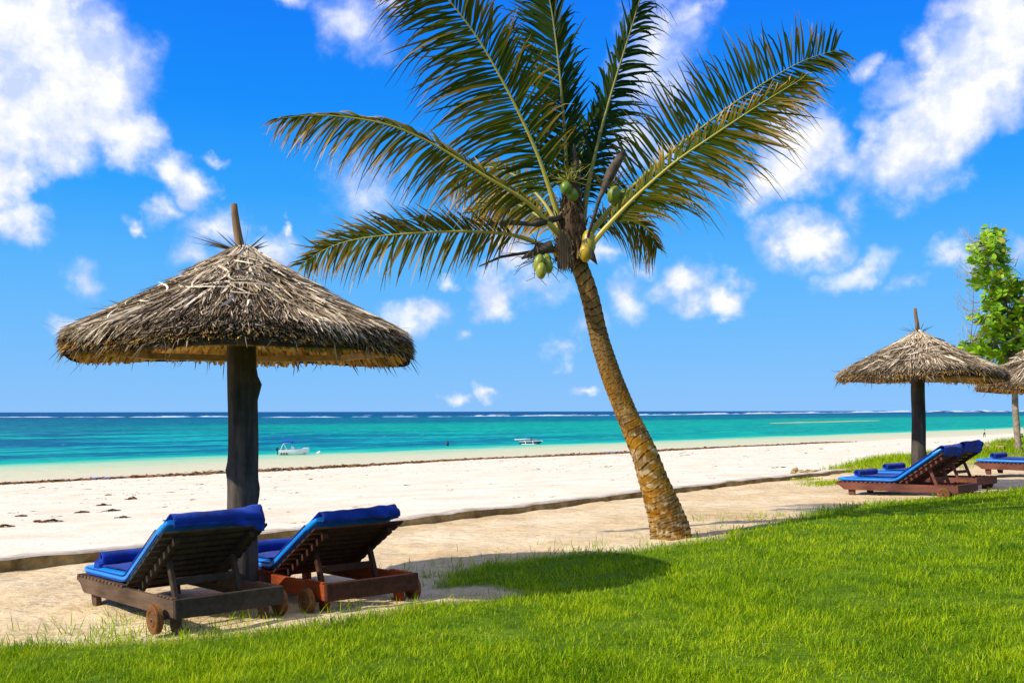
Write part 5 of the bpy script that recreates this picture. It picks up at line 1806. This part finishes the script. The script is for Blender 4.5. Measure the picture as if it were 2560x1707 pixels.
def build_boats():
    # motor boat
    x, y = sea_point(700, 1136)
    root = empty('motor_boat', (x - 0.2, y, SEA), R_(14))
    tag(root, 'white open motor boat with blue canopy moored in the shallows', 'boat')
    H = boat_hull(4.5, 1.75, 0.98, 0.42)
    b = MB()
    b.grid(H)
    b.add(H[0], [[list(range(9))]])
    inn = H[:, [0, 8]].copy()
    inn[:, :, 1] *= 0.86
    inn[:, :, 2] -= 0.05
    gun = np.stack([H[:, 0], inn[:, 0]], 1)
    b.grid(gun)
    gun = np.stack([inn[:, 1], H[:, 8]], 1)
    b.grid(gun)
    low = inn.copy()
    low[:, :, 2] = np.minimum(low[:, :, 2] - 0.02, 0.38 + 0 * low[:, :, 2])
    low[:, :, 1] *= 0.9
    b.grid(np.stack([inn[:, 0], low[:, 0], low[:, 1], inn[:, 1]], 1))
    b.build('hull', M['white_paint'], root, smooth_=False)
    b = MB()
    b.prism([(1.75, 0.35), (2.35, 0.35), (2.30, 1.0), (2.1, 1.32), (1.85, 1.30)], -0.32, 0.32, 'y')
    b.build('console', M['white_paint'], root, bevel=0.02)
    b = MB()
    b.box((2.28, 0, 1.25), (0.03, 0.5, 0.26), np.array(Matrix.Rotation(-0.4, 3, 'Y')))
    b.build('windscreen', M['hull_dark'], root)
    b = MB()
    b.box((1.15, 0, 0.6), (0.42, 0.9, 0.42))
    b.build('seat', M['shirt'], root, bevel=0.03)
    b = MB()
    for sy in (-0.72, 0.72):
        b.tube([(0.25, sy, 0.75), (0.75, sy, 1.85)], 0.022, 6)
        b.tube([(1.15, sy, 0.78), (0.72, sy, 1.85)], 0.022, 6)
        b.tube([(0.72, sy, 1.80), (1.9, sy, 1.86)], 0.018, 6)
    b.build('canopy_frame', M['white_paint'], root)
    b = MB()
    G = np.array([[(0.45 + 1.65 * u_, 0.82 * w_, 1.88 + 0.17 * math.cos(w_ * 1.3) * math.sin(0.4 + 2.2 * u_) - 0.10 * u_ ** 3 + dz) for w_ in np.linspace(-1, 1, 9)] for (u_, dz) in [(q, 0) for q in np.linspace(0, 1, 9)]])
    b.grid(G)
    cn = b.build('canopy', M['canvas_blue'], root, smooth_=True)
    cn.modifiers.new('thick', 'SOLIDIFY').thickness = 0.22
    b = MB()
    b.prism([(-0.42, 0.62), (-0.08, 0.68), (-0.02, 1.02), (-0.14, 1.16), (-0.40, 1.05)], -0.17, 0.17, 'y')
    b.box((-0.18, 0, 0.25), (0.14, 0.1, 0.9))
    b.build('outboard_motor', M['black'], root, bevel=0.02)
    for fx in (0.35, 0.75, 1.15):
        b = MB()
        b.blob((fx, -0.86, 0.20), (0.10, 0.09, 0.20), (8, 10))
        b.build('fender', M['black'], root, smooth_=True)
    # its buoy
    x, y = sea_point(797, 1133)
    b = MB()
    b.blob((0, 0, 0.14), (0.34, 0.30, 0.24), (10, 14))
    b.blob((0.12, 0, 0.36), (0.08, 0.08, 0.10), (6, 8))
    o = b.build('mooring_buoy', M['white_paint'], smooth_=True)
    o.location = (x, y, SEA)
    tag(o, 'white mooring buoy floating right of the motor boat', 'buoy')
    # outrigger canoe
    x, y = sea_point(1298, 1110)
    root = empty('outrigger_canoe', (x, y, SEA), R_(6))
    tag(root, 'white and dark wooden outrigger canoe in the shallows', 'boat')
    H = boat_hull(4.6, 0.62, 0.62, 0.25)
    b = MB()
    b.grid(H)
    b.add(H[0], [[list(range(9))]])
    b.build('hull', M['hull_dark'], root)
    b = MB()
    b.grid(np.stack([H[:, 0] + [0, 0.05, 0.0], H[:, 0] + [0, 0.05, 0.14], H[:, 0] * [1, 0.8, 1] + [0, 0, 0.14], H[:, 0] * [1, 0.8, 1]], 1))
    b.grid(np.stack([H[:, 8] + [0, -0.05, 0.0], H[:, 8] + [0, -0.05, 0.14], H[:, 8] * [1, 0.8, 1] + [0, 0, 0.14], H[:, 8] * [1, 0.8, 1]], 1))
    b.box((4.3, 0, 0.62), (0.8, 0.25, 0.12))
    b.build('gunwale', M['white_paint'], root)
    for sy in (-1.7, 1.7):
        b = MB()
        b.tube([(0.2, sy, 0.05), (1.0, sy, 0.02), (2.6, sy, 0.02), (3.4, sy, 0.10)], [0.04, 0.10, 0.10, 0.03], 8)
        b.build('outrigger_float', M['white_paint'], root, smooth_=True)
    for fx in (1.1, 2.6):
        b = MB()
        b.tube([(fx, -1.7, 0.12), (fx, -0.8, 0.55), (fx, 0, 0.70), (fx, 0.8, 0.55), (fx, 1.7, 0.12)], 0.05, 8)
        b.build('outrigger_arm', M['white_paint'], root, smooth_=True)
    b = MB()
    b.tube([(-1.0, 0.1, 0.95), (0.2, 0.05, 0.90), (2.5, 0, 0.78)], [0.05, 0.06, 0.05], 6)
    b.tube([(-0.9, -0.1, 0.90), (1.2, -0.08, 1.02), (3.6, 0, 0.84)], [0.07, 0.10, 0.05], 6)
    b.build('furled_spar', M['white_paint'], root, smooth_=True)
    # seated figure
    sp = stand_pose()
    for kx in ('knl', 'knr'):
        sx = -0.11 if kx == 'knl' else 0.11
        sp[kx] = (sx, 0.40, 1.0)
        sp['an' + kx[2]] = (sx, 0.42, 0.58)
        sp['to' + kx[2]] = (sx, 0.56, 0.53)
    person('person', (x + 2.35, y + 0.3, SEA - 0.22), R_(-80), 'person in blue clothes sitting upright in the outrigger canoe', sp, [('tunic', 'robe', M['cloth_blue'])])
    # bather
    x, y = sea_point(1119, 1114)
    person('person', (x, y, SEA - 0.62), R_(200), 'bare chested person standing thigh deep in the lagoon', stand_pose(0.06), [('shorts', 'shorts', M['trousers'])])
    # walker on the beach
    d = 200.0
    for _ in range(40):
        xx = (2461 - 1280) / F * d
        d = 0.5 * d + 0.5 * (CAMZ - float(beach_z(xx, d))) * F / (1091.5 - HOR + 3.0)
    person('person', ((2461 - 1280) / F * d, d, float(beach_z((2461 - 1280) / F * d, d))), R_(40), 'person in pale yellow shirt and dark trousers walking along the far beach', stand_pose(0.22), [('shirt', 'shirt', M['shirt']), ('trousers', 'trousers', M['trousers'])], scale=d / 190.0 if d < 170 else 1.0)
    print('walker', d)


build_boats()
